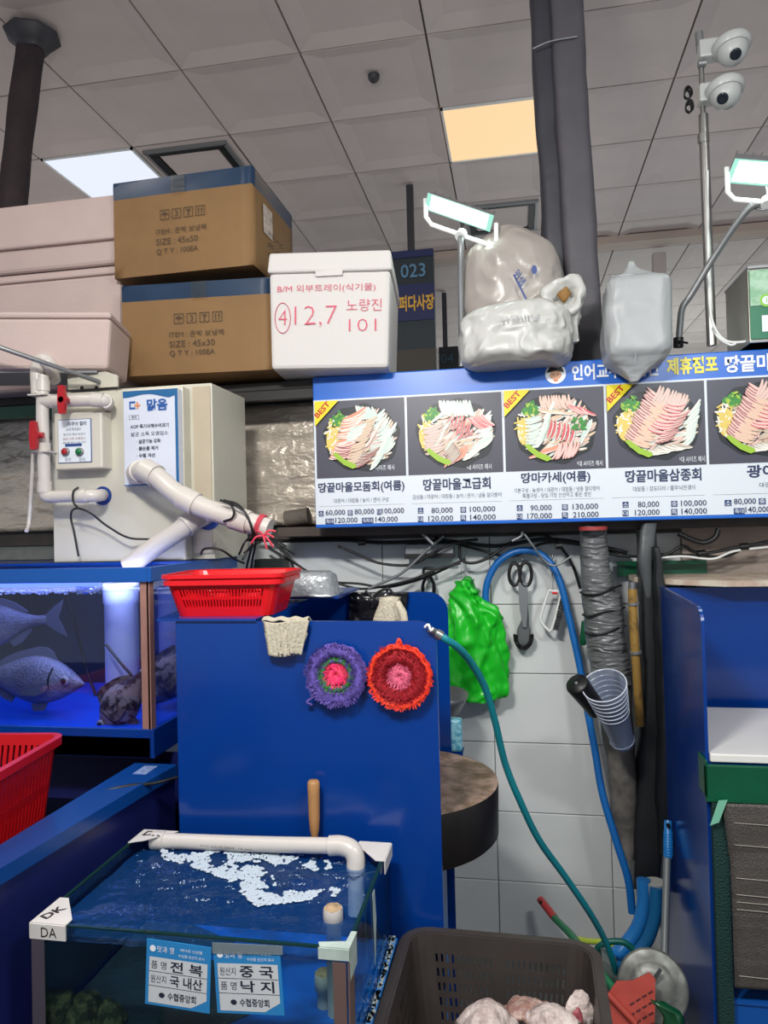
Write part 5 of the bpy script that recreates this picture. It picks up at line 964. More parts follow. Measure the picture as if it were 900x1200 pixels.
# labels of origin on the front glass
def olabel(px0, py0, px1, py1, tilt, rows, lb):
    Yp = Y0-.002; a, e = A(px0, py1, Yp), A(px1, py0, Yp); c = (a+e)/2; w, h = e.x-a.x, (e.z-a.z); ux = Vector((cos(tilt), 0, sin(tilt))); vz = Vector((-sin(tilt), 0, cos(tilt))); R_ = Matrix.Rotation(-tilt, 4, 'Y')
    b = MB(); b.obox(c, (w, .0016, h), R_); o = build(b, 'origin_label', mat('label_sleeve', '2f86c4', .3), t, label=lb)
    y = lambda x, z, k=1: c+ux*(x*w)+vz*(z*h)+OUT*(.0008+.0003*k)
    b = MB(); b.flat([(-.45*w, -.46*h), (.22*w, -.46*h), (.45*w, -.32*h), (.45*w, .24*h), (-.45*w, .24*h)], y(0, 0), ux, vz); build(b, 'paper', mat('label_paper', 'cfd3d6', .5), o)
    b = MB()
    for z in (.02, -.2): b.flat(rect(0, 0, w*.9, .0008), y(0, z, 2), ux, vz)
    for k, (l, r) in enumerate(rows): text(b, l, y(-.3, .125-.215*k, 2), ux, vz, width=w*.24, height=h*.12); text(b, r, y(.13, .125-.215*k, 2), ux, vz, width=w*.5, height=h*.17, bold=.02)
    text(b, '수협중앙회', y(.07, -.33, 2), ux, vz, width=w*.44, height=h*.12, bold=.02); b.flat(disc(0, 0, .0055, .0045), y(-.24, -.33, 2), ux, vz); build(b, 'lettering', mat('label_ink', '262a3c', .5), o, kind='stuff')
    b = MB(); text(b, '맛과 행', y(-.2, .37, 2), ux, vz, width=w*.26, height=h*.1); text(b, '바다의 신선함', y(.2, .4, 2), ux, vz, width=w*.34, height=h*.05); text(b, '수산물 원산지 표시', y(.2, .31, 2), ux, vz, width=w*.4, height=h*.05); b.flat(disc(0, 0, .0055), y(-.4, .37, 2), ux, vz)
    build(b, 'white_lettering', MATS['print_white'], o, kind='stuff')
olabel(172, 1108, 246, 1178, rad(-3), (('품 명', '전 복'), ('원산지', '국 내산')), 'left blue topped label with handwriting')
olabel(253, 1112, 330, 1184, rad(3), (('원산지', '중 국'), ('품 명', '낙 지')), 'right blue topped label with handwriting')
b = MB(); a, e = A(250, 1116, Y0), A(332, 1107, Y0); b.prism([(a.x, a.z), (e.x, a.z+.008), (e.x, e.z), (a.x, e.z-.004)], (0, Y0-.004, 0), U, V, (0, .001, 0)); build(b, 'sleeve_top', clear('sleeve_film', 'c8d8e0', .25, .1, dens=('a8b8c0', .35)), t)
# pipework of the tank
t2 = thing('tank_pipe', 'white pipe lying across the back rim of the glass tank with an elbow down', 'pipe', A(300, 990, 1.54))
pts = [A(186, 985, 1.535), A(215, 986, 1.535), A(300, 989, 1.53), A(388, 991, 1.52)]
pipe('crossing_pipe', pts, .0165, t2, collars=(.0,), k=6)
pipe('elbow', [A(386, 991, 1.52), A(400, 991, 1.52), A(412, 996, 1.515), A(417, 1006, 1.51), A(417, 1020, 1.505)], .0205, t2, k=6)
b = MB(); p = A(417, 1012, 1.505); b.tube([p, p+Vector((0, -.01, -.1))], .017, 16); build(b, 'down_pipe', M_WHITEP, t2)
b = MB(); p = A(417, 1022, 1.505); b.tube(smooth([p+Vector((-.02, -.01, 0)), p+Vector((0, -.022, -.002)), p+Vector((.02, -.005, .0)), p+Vector((.045, .0, .004))], 5), .0025, 6); build(b, 'tie', M_BLACK, t2)
b = MB(); a, e = A(230, 996, 1.5), A(305, 998, 1.5); text(b, 'PVC KS M 3404  16 mm', A(265, 993.5, 1.5125), Vector((1, 0, -.01)), V, width=.12, height=.004); build(b, 'pipe_print', M_INKP, t2, kind='stuff')
for px, pyt, pyb, Y, lb in ((391, 1064, 1100, 1.3, 'white capped pipe stub breaking the water surface'), (381, 1140, 1192, 1.32, 'white capped pipe stub low behind the front glass')):
    a, e = A(px, pyb, Y), A(px, pyt, Y); zt_ = e.z; Y = Y; t3 = thing('pipe_stub', lb, 'pipe', (a.x, Y, Z0+.004)); z0_ = Z0+.004
    b = MB(); b.lathe([(.014, z0_), (.014, zt_-.03), (.0185, zt_-.028), (.0185, zt_-.006), (.017, zt_)], (a.x, Y, 0), n=18); build(b, 'pipe', M_WHITEP, t3)
    b = MB(); b.lathe([(.0165, zt_+.0005), (.014, zt_+.003), (.0001, zt_+.004)], (a.x, Y, 0), n=14, fr=lambda a_, k: 1+.1*sin(5*a_)); build(b, 'crusted_cap', mat('crust', 'a89070', .9, var=.3, scale=80), t3, label='brown crusted cap')
for i, (px, py, Y, s) in enumerate(((70, 1190, 1.22, .035), (100, 1182, 1.24, .03), (128, 1195, 1.22, .028), (92, 1200, 1.2, .03))):
    c = A(px, py, Y); b = MB(); b.loft([(c.x, c.y, Z0+.006+s*1.2*sin(q*pi/2), s*cos(q*pi/2)+.002, s*.8*cos(q*pi/2)+.002) for q in [k/7 for k in range(8)]], n=18, ns=.008, nscale=40, seed=i)
    build(b, 'abalone', mat('mossy_shell', '2c2e1c', .8, col2='6a6648', scale=60, thr=(.45, .6), bump=.5, bscale=60), None, ('mossy abalone at the left end of the row in the glass tank', 'mossy abalone second from the left corner of the glass tank', 'mossy abalone nearest the left label in the glass tank', 'mossy abalone pressed to the front glass of the tank')[i], 'abalone', 'abalones on the tank floor')
t = thing('tank_stand', 'blue stand under the glass tank', 'stand', ((X0+X1)/2, 1.35, 0)); b = MB(); b.box(X0, X1, Y0, Y1_, .6, .634); build(b, 'top', M_BLUE, t)
for x in (X0+.03, X1-.03):
    for y in (Y0+.03, Y1_-.03): b = MB(); b.box(x-.025, x+.025, y-.025, y+.025, 0, .6); build(b, 'leg', M_BLUE, t)

# ---------------------------------------------------------------- dark crate with fish offcuts
ZK = .67; wk, dk = .376, .40; cen = Vector((-.064, 1.565-dk/2, ZK-.19)); rz = rad(-1)
M_CRT = mat('dark_crate_plastic', '3a3432', .42, var=.12, scale=12)
t = thing('dark_crate', 'dark brown slotted plastic crate at the bottom holding white fish offcuts', 'crate', cen, rz); Mx = Matrix.Translation(cen) @ Matrix.Rotation(rz, 4, 'Z')
b = MB(); rows = [(.10+.15*k, .10+.15*k+.095) for k in range(5)]; basket(b, wk, dk, .19, .9, .045, rows, .0115, .004, Mx, gap=.42, groups=.045); build(b, 'body', M_CRT, t)
b = MB(); rim(b, wk, dk, .045, .018, .02, Mx, .192); build(b, 'rim', M_CRT, t)
M_MEAT = mat('fish_flesh', 'a89490', .4, col2='d2c6c0', scale=30, thr=(.36, .58), bump=.5, bscale=110, crease=.5, cscale=34); M_MEAT2 = mat('fish_flesh_pink', '8e6a60', .4, col2='c0a89e', scale=24, thr=(.42, .6), bump=.4, bscale=80, crease=.4, cscale=34)
zc_ = cen.z
def offcut(c, w, d, h, ux, m_, lb, seed, th=.008, arch=1.0, tilt=0, nm='fish_offcut'):
    ux = Vector(ux).normalized(); vy = Vector((-ux.y, ux.x, 0)) if not tilt else Vector((-ux.y*cos(tilt), ux.x*cos(tilt), sin(tilt))); nz = ux.cross(vy); k = Vector((seed*5.1, 2, 3))
    def fn(u, v):
        a, r = 2*pi*u, v; e = 1+.22*noise.noise(Vector((cos(a)*1.3, sin(a)*1.3, 0))+k)+.10*noise.noise(Vector((cos(a)*4, sin(a)*4, 1))+k)
        x, y = cos(a)*r*e*w, sin(a)*r*e*d; q = Vector((x*26, y*26, 0))+k
        z = h*arch*(1-r*r)+.007*noise.noise(q)+.004*(1-abs(noise.noise(q*1.7))*3)*r
        return Vector(c)+ux*x+vy*y+nz*z
    b = MB(); b.grid(fn, 48, 12); return build(b, nm, m_, None, lb, 'fish offcut' if nm == 'fish_offcut' else 'fish scrap', 'fish offcuts in the dark crate' if nm == 'fish_offcut' else None, solid=th, weld=True)
offcut(A(570, 1206, 1.40), .055, .05, .045, (1, .1, 0), M_MEAT, 'rounded white scaly fish offcut at the left of the dark crate', 1, arch=1)
offcut(A(620, 1187, 1.45), .05, .035, .02, (1, -.15, .1), M_MEAT2, 'brownish pink fish skin offcut in the middle of the dark crate', 2, arch=1)
offcut(A(648, 1198, 1.38), .045, .04, .02, (1, .2, 0), M_MEAT, 'flat pale fish offcut between the skin and the upright collar', 3, arch=1)
offcut(A(679, 1189, 1.42), .024, .042, .012, (1, .25, .15), M_MEAT, 'upright fish collar against the right side of the dark crate', 4, tilt=1.25, arch=1)
offcut(A(677, 1193, 1.385), .008, .016, .006, (1, .2, .1), mat('gut_red', 'a05058', .35, var=.3, scale=60), 'pink red flesh scrap on the upright fish collar', 5, tilt=1.2, nm='fish_scrap', th=.004)
offcut(Vector((cen.x, cen.y, cen.z+.02)), .15, .14, .05, (1, 0, 0), M_MEAT, 'broad pale fish offcut at the bottom of the heap in the dark crate', 6)
t = thing('crate_stool', 'dark low stool under the fish offcut crate', 'stool', (cen.x, cen.y, 0)); b = MB(); b.box(cen.x-.16, cen.x+.16, cen.y-.16, cen.y+.16, zc_-.03, zc_-.001); build(b, 'seat', M_BLACK, t, bevel=.005)
for x in (-.14, .14):
    for y in (-.14, .14): b = MB(); b.box(cen.x+x-.015, cen.x+x+.015, cen.y+y-.015, cen.y+y+.015, 0, zc_-.03); build(b, 'leg', M_BLACK, t)

# ---------------------------------------------------------------- right-hand station
XP = .492; YN, YK = 1.9, 2.5; ZP = 1.335
t = thing('work_station', 'blue acrylic station at right with white cutting board and net covered front', 'station', (XP+.4, 2.2, 0))
pn = A(825, 712, 1.9); XP = pn.x
b = MB(); r = .05; pl = [(YK, 0), (YN, 0), (YN, pn.z-r*.8)]+[(YN+r-r*cos(a), pn.z-r*.8+r*.8*sin(a)) for a in [pi/2*i/8 for i in range(1, 9)]]+[(YK, pn.z+.01)]
b.prism(pl, (XP-.008, 0, 0), Vector((0, 1, 0)), V, (.008, 0, 0)); build(b, 'side_board', M_BLUE, t, bevel=.0015)
b = MB(); b.box(XP, XP+1.0, 2.42, 2.43, .9, 1.33); build(b, 'back_board', M_BLUE, t)
zc_ = A(860, 893, 1.9).z
b = MB(); b.box(XP, XP+1.0, 1.9, 2.42, zc_-.03, zc_-.002); build(b, 'counter', M_BLUE, t)
b = MB(); b.box(XP+.002, XP+.72, 1.893, 2.36, zc_, zc_+.02); cb = build(b, 'cutting_board', mat('cutting_board_white', 'e4e2de', .3, var=.03, scale=5), None, 'thick white cutting board on the right blue station', 'cutting board', bevel=.003)
b = MB(); z1_, z0_ = A(860, 897, 1.885).z, A(860, 940, 1.885).z; b.box(XP-.014, XP+1.0, 1.878, 1.893, z0_, z1_); b.box(XP-.014, XP-.0085, 1.878, 1.95, z0_+.01, z1_+.012); build(b, 'green_tape_band', M_GTAPE, t, label='wide green tape across the front edge', bevel=.002)
b = MB(); b.box(XP, XP+.035, 1.88, 1.9, 0, z0_); build(b, 'net_edge', mat('dark_green_net', '0a3430', .7, bump=.6, bscale=200), t, label='dark green net strip')
b = MB(); zq = A(860, 1155, 1.88).z; xs = XP+.035
b.grid(lambda u, v: (xs+.9*u-.015*max(0, 1-v*3)*(1-u)**8, 1.872+.004*noise.noise(Vector((u*5, v*5, 0)))+.002*noise.noise(Vector((u*2, v*40, 3))), z0_+.0-(z0_-zq)*v), 40, 60); build(b, 'mesh_curtain', mat('silver_net', '5e5854', .45, metal=.4, var=.12, scale=150, bump=.4, bscale=260), t, solid=.003, label='silver grey woven mesh curtain')
b = MB()
for vv in (.1, .22, .4, .49, .53, .57, .93): b.tube([(xs+.01+.8*u, 1.869, z0_-(z0_-zq)*(vv+.02*u+.004*sin(u*20))) for u in [i/10 for i in range(11)]], .0012, 5)
build(b, 'thread', mat('pale_thread', '9a948c', .6), t, label='pale threads pulled in the mesh', kind='stuff')
b = MB(); p = A(842, 938, 1.868); b.add([p, p+Vector((.02, -.002, .003)), p+Vector((-.002, -.006, -.05)), p+Vector((-.022, -.003, -.06))], [(0, 1, 2, 3)]); build(b, 'tape_flap', mat('tape_torn', '6fae94', .4), t, solid=.001)
zl = A(860, 1158, 1.9).z
b = MB(); b.box(XP+.001, XP+1.0, 1.9, 1.915, 0, zl-.03); b.box(XP, XP+1.0, 1.895, 2.4, zl-.035, zl-.025); build(b, 'lower_board', M_BLUEL, t, label='bright blue lower board')
b = MB(); zt_ = pn.z+.012; pp = [G(770, 688, zt_+.02), G(782, 697, zt_+.02)]
b.prism([(pp[0].x, 2.64), (pp[0].x, 2.52), (A(790, 695, 2.4).x, 2.41), (XP+.16, 2.33), (1.6, 2.33), (1.6, 2.64)], (0, 0, zt_), U, Vector((0, 1, 0)), (0, 0, .018)); build(b, 'top_ledge', mat('stained_cream_ledge', 'b39c8c', .5, col2='c9bfae', scale=14, thr=(.42, .6)), t, bevel=.003, label='stained cream ledge')

# ---------------------------------------------------------------- pipes, tools and hoses by the wall
def tape_wrap(rows, Y, m, nm, parent, ry, ns=.006, n=30, box=2.2, **k):
    b = MB(); s = dense(secs_px(rows, Y, ry), 5)
    # wrapped turns: slight steps in radius
    s = [(c[0], c[1], c[2], c[3]*(1+.012*sin(i*1.9)), c[4]*(1+.012*sin(i*1.9))) for i, c in enumerate(s)]
    b.loft(s, n=n, ns=ns, nscale=16, seed=4, box=box); return build(b, nm, m, parent, **k)
t = thing('taped_pipe', 'thick pipe wrapped in wrinkled silver tape coming down from the banner', 'pipe', A(728, 990, 2.5))
tape_wrap([(616, 680, 710), (640, 680, 712), (665, 680, 715), (690, 681, 720), (697, 681, 728), (715, 684, 730), (745, 687, 733), (780, 691, 738), (800, 694, 740)], 2.5, M_CTAPE, 'silver_wrap', t, .055)
tape_wrap([(798, 696, 738), (850, 704, 742), (900, 712, 745), (950, 716, 746), (990, 722, 744), (1000, 728, 742)], 2.51, mat('stained_concrete_grey', '68645e', .7, var=.35, scale=14, bump=.4, bscale=30), 'stained_lower_length', t, .05, label='stained grey lower length')
b = MB(); c = A(695, 617, 2.44); b.tube([c, c+Vector((.0, 0, -.012))], .045, 16); build(b, 'red_band', mat('dull_red', 'a03a3a', .5), t)
for py, xa, xb in ((694, 681, 727), (720, 684, 731), (741, 686, 732)):
    b = MB(); m_ = (xa+xb)/2; b.tube(smooth([A(xa-1, py, 2.5), A(xa+6, py+3, 2.455), A(m_, py+1-(py == 720)*4, 2.44), A(xb-8, py-5, 2.455), A(xb+1, py-8, 2.5)], 5), .0035, 6); build(b, 'wire_tie', M_BLACK, t)
t = thing('downspout', 'tall black wrapped square duct hanging beside the silver taped pipe', 'duct', A(765, 1038, 2.3))
b = MB(); b.loft(dense(secs_px([(622, 744, 768, .9), (640, 746, 768), (700, 749, 770), (780, 752, 776), (860, 750, 780), (930, 744, 778), (1000, 740, 775), (1036, 739, 774)], 2.5, .045), 4), n=32, box=5, ns=.008, nscale=9, seed=9); build(b, 'black_duct', mat('black_tarp', '202224', .42, var=.2, scale=6, crease=.35, cscale=4), t)
b = MB(); b.loft(dense(secs_px([(612, 753, 769, .5), (625, 750, 768, .6), (655, 748, 765, .7), (680, 752, 764, .5), (700, 757, 764, .2)], 2.46, .03), 4), n=20, box=3, ns=.004, nscale=14, seed=2); build(b, 'grey_sleeve', mat('grey_film', '505456', .35, bump=.2, bscale=20), t, label='grey film sleeve at the top')
b = MB(); b.loft(dense(secs_px([(640, 764, 772, .7), (690, 766, 780), (740, 765, 787, .9), (800, 768, 790), (880, 770, 791), (960, 770, 791), (1000, 772, 789, .6)], 2.44, .04), 4), n=24, box=3, fold=.06, nf=5, ns=.008, nscale=12, seed=6); build(b, 'side_fold', mat('black_tarp2', '1b1d20', .35, bump=.3, bscale=10), t)
def stick(nm, pts, r, m, parent, label=None, n=12):
    b = MB(); b.tube(pts, r, n); return build(b, nm, m, parent, label=label)
t = thing('wooden_pole', 'worn yellow wooden pole standing between taped pipe and black duct', 'pole', A(748, 815, 2.42))
b = MB(); b.tube(smooth([A(741, 690, 2.4), A(743, 740, 2.4), A(747, 800, 2.41), A(750, 850, 2.43)], 6), .014, 14); build(b, 'shaft', mat('worn_yellow_wood', '9a783a', .5, col2='5a4528', scale=22, thr=(.52, .68)), t)
b = MB(); b.tube([A(741, 692, 2.4), A(741, 682, 2.4)], .0125, 12); build(b, 'metal_tip', M_STEEL, t)
for py, px in ((706, 742), (763, 745)): b = MB(); p = A(px, py, 2.4); b.tube([p, p+Vector((.001, 0, -.008))], .019, 14); build(b, 'wire_ring', M_GREYM, t)
# green tape marks on the wall
b = MB(); a, e = A(722, 676, 2.66), A(832, 656, 2.64); a2 = A(798, 686, 2.64)
b.box(A(722, 665, 2.66).x, a2.x+.085, 2.638, 2.642, A(780, 675, 2.64).z, A(780, 657, 2.64).z); b.box(A(797, 680, 2.64).x, A(816, 680, 2.64).x, 2.636, 2.6379, A(800, 688, 2.64).z, A(780, 672, 2.64).z); build(b, 'tape_strip', M_GTAPE, None, 'dark green tape stuck across the wall behind the ducts at right', 'tape')
# green bag
t = thing('green_bag', 'bright green plastic bag hanging knotted on the tiled wall', 'bag', A(560, 820, 2.6))
b = MB(); b.loft(dense(secs_px([(822, 556, 574, .3), (815, 530, 592, .5), (790, 522, 592, .8), (760, 522, 589, 1), (735, 524, 588, 1), (722, 526, 584, .9), (705, 531, 566, .8), (694, 536, 558, .7), (686, 541, 552, .5), (680, 540, 556, .4)], 2.6, .05), 7), n=110, fold=.10, nf=7, ns=.016, nscale=9, seed=13, cr=.012, cs=11); build(b, 'bag', M_GREEN, t)
b = MB(); b.tube(smooth([A(540, 690, 2.6), A(545, 679, 2.6), A(551, 679, 2.6), A(555, 690, 2.6)], 5), .008, 10); b.tube([A(547, 684, 2.58), A(547, 692, 2.56)], .012, 10); build(b, 'knot', mat('green_dark_film', '128a20', .35), t)
b = MB(); b.tube([A(540, 640, 2.66), A(541, 682, 2.62)], .001, 5); b.tube([A(547, 640, 2.66), A(546, 682, 2.62)], .001, 5); build(b, 'string', M_GREYM, t)
def nail(px, py, t): b = MB(); p = A(px, py, 2.6); b.tube([p, Vector((p.x, 2.672, p.z))], .003, 6); build(b, 'nail', M_STEEL, t)
# black pincers
t = thing('pincers', 'black handled pincers hanging on the wall above the green bag', 'pincers', A(502, 692, 2.63))
for s_ in (-1, 1): b = MB(); b.tube(smooth([A(502+s_*1, 672, 2.63), A(502+s_*3.5, 678, 2.63), A(502+s_*6.5, 686, 2.63), A(502+s_*6, 700, 2.63)], 5), [.006]*11+[.007]*5, 8); build(b, 'handle', M_BLACKG, t)
b = MB(); b.tube(smooth([A(496, 672, 2.63), A(497, 667, 2.63), A(502, 666, 2.63), A(507, 667, 2.63), A(508, 672, 2.63)], 4), .0055, 8); b.tube([A(502, 674, 2.622), A(502, 674, 2.638)], .013, 12); build(b, 'jaws', M_BLACK, t)
# scissors + brush bundle
t = thing('kitchen_scissors', 'black handled kitchen scissors hanging under the banner', 'scissors', A(612, 760, 2.62))
for cx_, cy_, rx, ry, lb in ((603, 673, 6.5, 13, 'left finger loop'), (616, 673, 7, 14, 'right finger loop')):
    b = MB(); b.tube([A(cx_+rx*cos(a), cy_+ry*sin(a), 2.62) for a in [2*pi*i/20 for i in range(20)]], .0062, 8, closed=True); build(b, 'handle_loop', M_BLACK, t)
b = MB(); b.prism([(A(x, y, 2.615).x, A(x, y, 2.615).z) for x, y in ((607, 682), (618, 684), (619, 700), (617, 735), (613, 735), (609, 715))], (0, 2.615, 0), U, V, (0, .004, 0)); build(b, 'blade', M_GREYM, t)
nail(612, 655, t)
t = thing('scrub_brush', 'grey brush with dark bristle ring hanging upside down behind the scissors', 'brush', A(614, 760, 2.64))
b = MB(); b.loft(dense(secs_px([(758, 608, 619, .5), (752, 605, 622), (738, 606, 622), (733, 608, 620), (725, 611, 620), (712, 609, 619), (700, 608, 618), (688, 609, 616)], 2.64, .012), 4), n=20, box=3); build(b, 'handle', mat('grey_brush_handle', '5e6264', .4), t)
b = MB()
for k in range(260):
    a = random.uniform(pi*.92, pi*2.08); p = A(613.5+8*cos(a), 745-13*sin(a)*(1 if sin(a) < 0 else .3), 2.635+random.uniform(-.01, .012)); dr = Vector((cos(a)*.012, random.uniform(-.006, .006), sin(a)*.012)); b.tube([p-dr*.3, p+dr], .0013, 3, cap=False)
build(b, 'bristles', M_BLACK, t, kind='stuff')
t = thing('scrub_brush', 'white framed scrub brush with grey bristles hanging tilted beside the blue hose', 'brush', A(648, 740, 2.62))
b = MB(); c = [(643, 692), (657, 694), (657, 698), (647, 736), (641, 737), (634, 728), (634, 721)]
b.tube(smooth([A(x, y, 2.61) for x, y in c]+[A(643, 692, 2.61)], 4), .0052, 8); build(b, 'frame', M_WHITEM, t)
b = MB()
for k in range(220):
    f = random.random(); p = A(658.5-10.5*f, 694+44*f, 2.61+random.uniform(-.012, .012)); b.tube([p, p+Vector((.019, random.uniform(-.004, .004), -.003+random.uniform(-.003, .003)))], .0014, 3, cap=False)
build(b, 'bristles', mat('grey_bristle', '4a4c4e', .7), t, kind='stuff')
b = MB(); p = A(650, 695, 2.605); b.tube([p-Vector((.009, 0, 0)), p+Vector((.009, 0, 0))], .0045, 8); build(b, 'red_tag', M_RED, t)
b = MB(); b.tube(smooth([A(649, 694, 2.61), A(648, 680, 2.62), A(646, 665, 2.63), A(648, 650, 2.64)], 4), .003, 6); build(b, 'hanging_wire', M_GREYM, t)
b = MB(); b.loft(dense(secs_px([(756, 680, 686, .5), (748, 679, 690), (738, 680, 690), (728, 682, 690, .7)], 2.58, .02), 4), n=16, ns=.003, nscale=20); build(b, 'rubber_glove', mat('dark_green_rubber', '0f5a38', .4), None, 'dark green rubber glove tip hanging left of the taped pipe', 'glove')
# hoses
def hose(nm, pts, r, m, label, parent=None, k=8, cat='hose', n=12):
    b = MB(); b.tube(smooth(pts, k), r, n); return build(b, nm, m, parent, label, cat if parent is None else None)
M_HB = mat('blue_hose', '1668b4', .35); M_HT = mat('teal_hose', '127a86', .3, var=.1, scale=6)
hose('blue_hose', [A(571, 712, 2.62), A(569, 698, 2.62), A(572, 680, 2.62), A(582, 661, 2.62), A(596, 650, 2.62), A(612, 645, 2.62), A(630, 648, 2.62), A(646, 661, 2.61), A(657, 684, 2.6), A(666, 720, 2.59), A(679, 778, 2.57), A(688, 830, 2.55), A(697, 878, 2.53), A(706, 930, 2.5), A(722, 985, 2.47), A(736, 1030, 2.45), A(741, 1070, 2.44)], .0125, M_HB, 'blue hose arching over the hanging tools and down the tiles')
t = thing('teal_hose', 'long teal hose looping from the front blue board down to the floor at right', 'hose', A(720, 1180, 1.7))
hose('hose', [A(513, 743, 1.60), A(524, 750, 1.60), A(538, 760, 1.62), A(553, 778, 1.66), A(568, 805, 1.70), A(580, 845, 1.74), A(592, 895, 1.78), A(610, 940, 1.81), A(632, 985, 1.86), A(662, 1027, 1.92), A(690, 1068, 1.98), A(708, 1100, 2.04), A(719, 1130, 2.08), A(723, 1155, 2.12), A(720, 1178, 2.14), A(710, 1200, 2.1)], .0085, M_HT, None, t)
b = MB(); b.tube([A(503, 737, 1.59), A(512, 742, 1.6)], .0075, 10); b.tube([A(511, 742, 1.6), A(518, 746, 1.6)], .011, 12); build(b, 'connector', M_STEEL, t); b = MB(); b.tube(smooth([A(498, 735, 1.59), A(502, 732, 1.585), A(505, 739, 1.585), A(508, 736, 1.585)], 4), .003, 6); build(b, 'white_tie', M_WHITEM, t)
hose('thick_blue_hose', [A(754, 1030, 2.36), A(754, 1060, 2.35), A(748, 1085, 2.34), A(735, 1105, 2.33), A(722, 1118, 2.31), A(712, 1126, 2.28)], .021, mat('thick_blue_hose', '2373b8', .35), 'thick light blue hose curving out under the black duct, left one')
hose('thick_blue_hose', [A(769, 1040, 2.33), A(768, 1070, 2.32), A(760, 1098, 2.31), A(746, 1118, 2.3), A(732, 1130, 2.28), A(722, 1136, 2.25)], .019, mat('thick_blue_hose2', '165f92', .35), 'thick darker blue hose curving out under the black duct, right one')
hose('yellow_hose', [A(672, 1100, 2.45), A(690, 1103, 2.42), A(706, 1104, 2.4), A(725, 1110, 2.4)], .009, mat('lime_hose', 'b8cc4a', .4), 'short lime yellow hose behind the dark crate')
hose('teal_coil', [A(702, 1122, 2.2), A(700, 1112, 2.2), A(712, 1104, 2.2), A(730, 1104, 2.2), A(742, 1112, 2.2)], .009, mat('dark_teal_hose', '0c5a52', .4), 'dark teal hose coil lying behind the teal loop', k=6)
b = MB()
for i in range(14): c = A(706+i*1.2, 1128+i*.8, 2.12); b.tube([c+Vector((.0, cos(a)*.03, sin(a)*.035)) for a in [2*pi*j/16 for j in range(16)]], .003, 5, closed=True)
build(b, 'corrugated_pipe', mat('grey_corrugated', '5c6664', .5), None, 'grey corrugated drain pipe by the foot of the wall', 'pipe')
t = thing('long_handle', 'green stick with a red end leaning on the tiles behind the dark crate', 'stick', A(720, 1165, 2.1))
stick('green_shaft', [A(650, 1076, 2.5), A(668, 1094, 2.4), A(720, 1160, 2.0)], .0115, mat('green_stick', '1d7a4e', .35), t); stick('red_end', [A(633, 1054, 2.58), A(651, 1077, 2.5)], .0125, mat('red_end', 'c43c3c', .4), t, 'red end grip')
b = MB(); p = A(634, 1056, 2.565); b.tube([p-Vector((0, .012, 0)), p+Vector((0, .0, 0))], .0055, 10); build(b, 'hole', M_BLACK, t)
t = thing('broom_handle', 'grey pole with a blue grip leaning beside the right blue station', 'pole', A(779, 1132, 2.15))
stick('shaft', [A(782, 1000, 2.28), A(778, 1140, 2.1)], .0105, mat('grey_pole', '6c7274', .4), t)
b = MB(); p0_, p1_ = A(783, 1006, 2.27), A(783, 962, 2.32); b.tube([p0_, (p0_+p1_)/2, p1_], [.0115, .013, .0115], 14); build(b, 'blue_grip', mat('grip_blue', '1f7cc4', .35), t, label='blue plastic grip')
b = MB(); p = A(783, 967, 2.295); b.tube([p-Vector((0, .006, 0)), p+Vector((0, .002, 0))], .006, 12); build(b, 'hole', M_BLACK, t)
b = MB()
for k in range(9): q = p0_+(p1_-p0_)*(.08+.07*k); b.tube([q, q+Vector((0, 0, .004))], .0138, 12)
build(b, 'grip_ribs', MATS['grip_blue'], t, kind='stuff')
b = MB(); p = A(768, 1052, 2.36); b.lathe([(.02, -.03), (.028, -.01), (.03, .05)], p, n=18); build(b, 'drain_cup', mat('cup_white_grey', 'a8aaa4', .5), None, 'greyish white plastic cup end under the black duct', 'cup')
# stack of cups with black handle
t = thing('plastic_cups', 'nested clear plastic cups strung to the taped pipe, pointing down right', 'cups', A(728, 878, 2.3))
p0_, p1_ = A(708, 803, 2.2), A(730, 870, 2.33); ax = (p1_-p0_).normalized(); Lc = (p1_-p0_).length
M_CUP = clear('cup_plastic', 'e0e6f0', .12, .15, dens=('a4aec4', .42))
for k in range(7):
    s0 = Lc*.075*k; s1 = s0+Lc*.55; r0 = .064; r1 = .043
    b = MB();  b.lathe([(r0-.0028*k, s0), (r0-.0028*k-.002, s0-.002), (r0-.003-.0028*k, s0+.002), (r1-.0015*k, s1)], p0_, ax, 28, cap=(k == 6 and False)); q_ = p0_+ax*s0; xo = ax.orthogonal().normalized(); yo = ax.cross(xo); b.tube([q_+xo*cos(a)*(r0-.0028*k)+yo*sin(a)*(r0-.0028*k) for a in [2*pi*i/28 for i in range(28)]], .0016, 6, closed=True, mi=1); build(b, 'cup', [M_CUP, mat('cup_rim', 'd4dae4', .3)], t)
b = MB(); b.lathe([(.038, Lc*.95), (.02, Lc*1.08), (.008, Lc*1.14), (.0001, Lc*1.15)], p0_, ax, 20); build(b, 'bag_tip', M_CUP, t)
t = thing('black_torch', 'black cylindrical handle stuck into the cup stack', 'handle', A(690, 810, 2.24))
b = MB(); a, e = A(674, 799, 2.22), A(692, 822, 2.27); d = (a-e).normalized(); b.lathe([(.031, -.04), (.031, .0), (.034, .06), (.035, .085), (.033, .09), (.0001, .092)], e, d, 24); build(b, 'handle', M_BLACK, t); b = MB(); b.lathe([(.005, .0915), (.004, .094), (.0001, .0945)], e, d, 12); build(b, 'hole', M_GREYM, t)
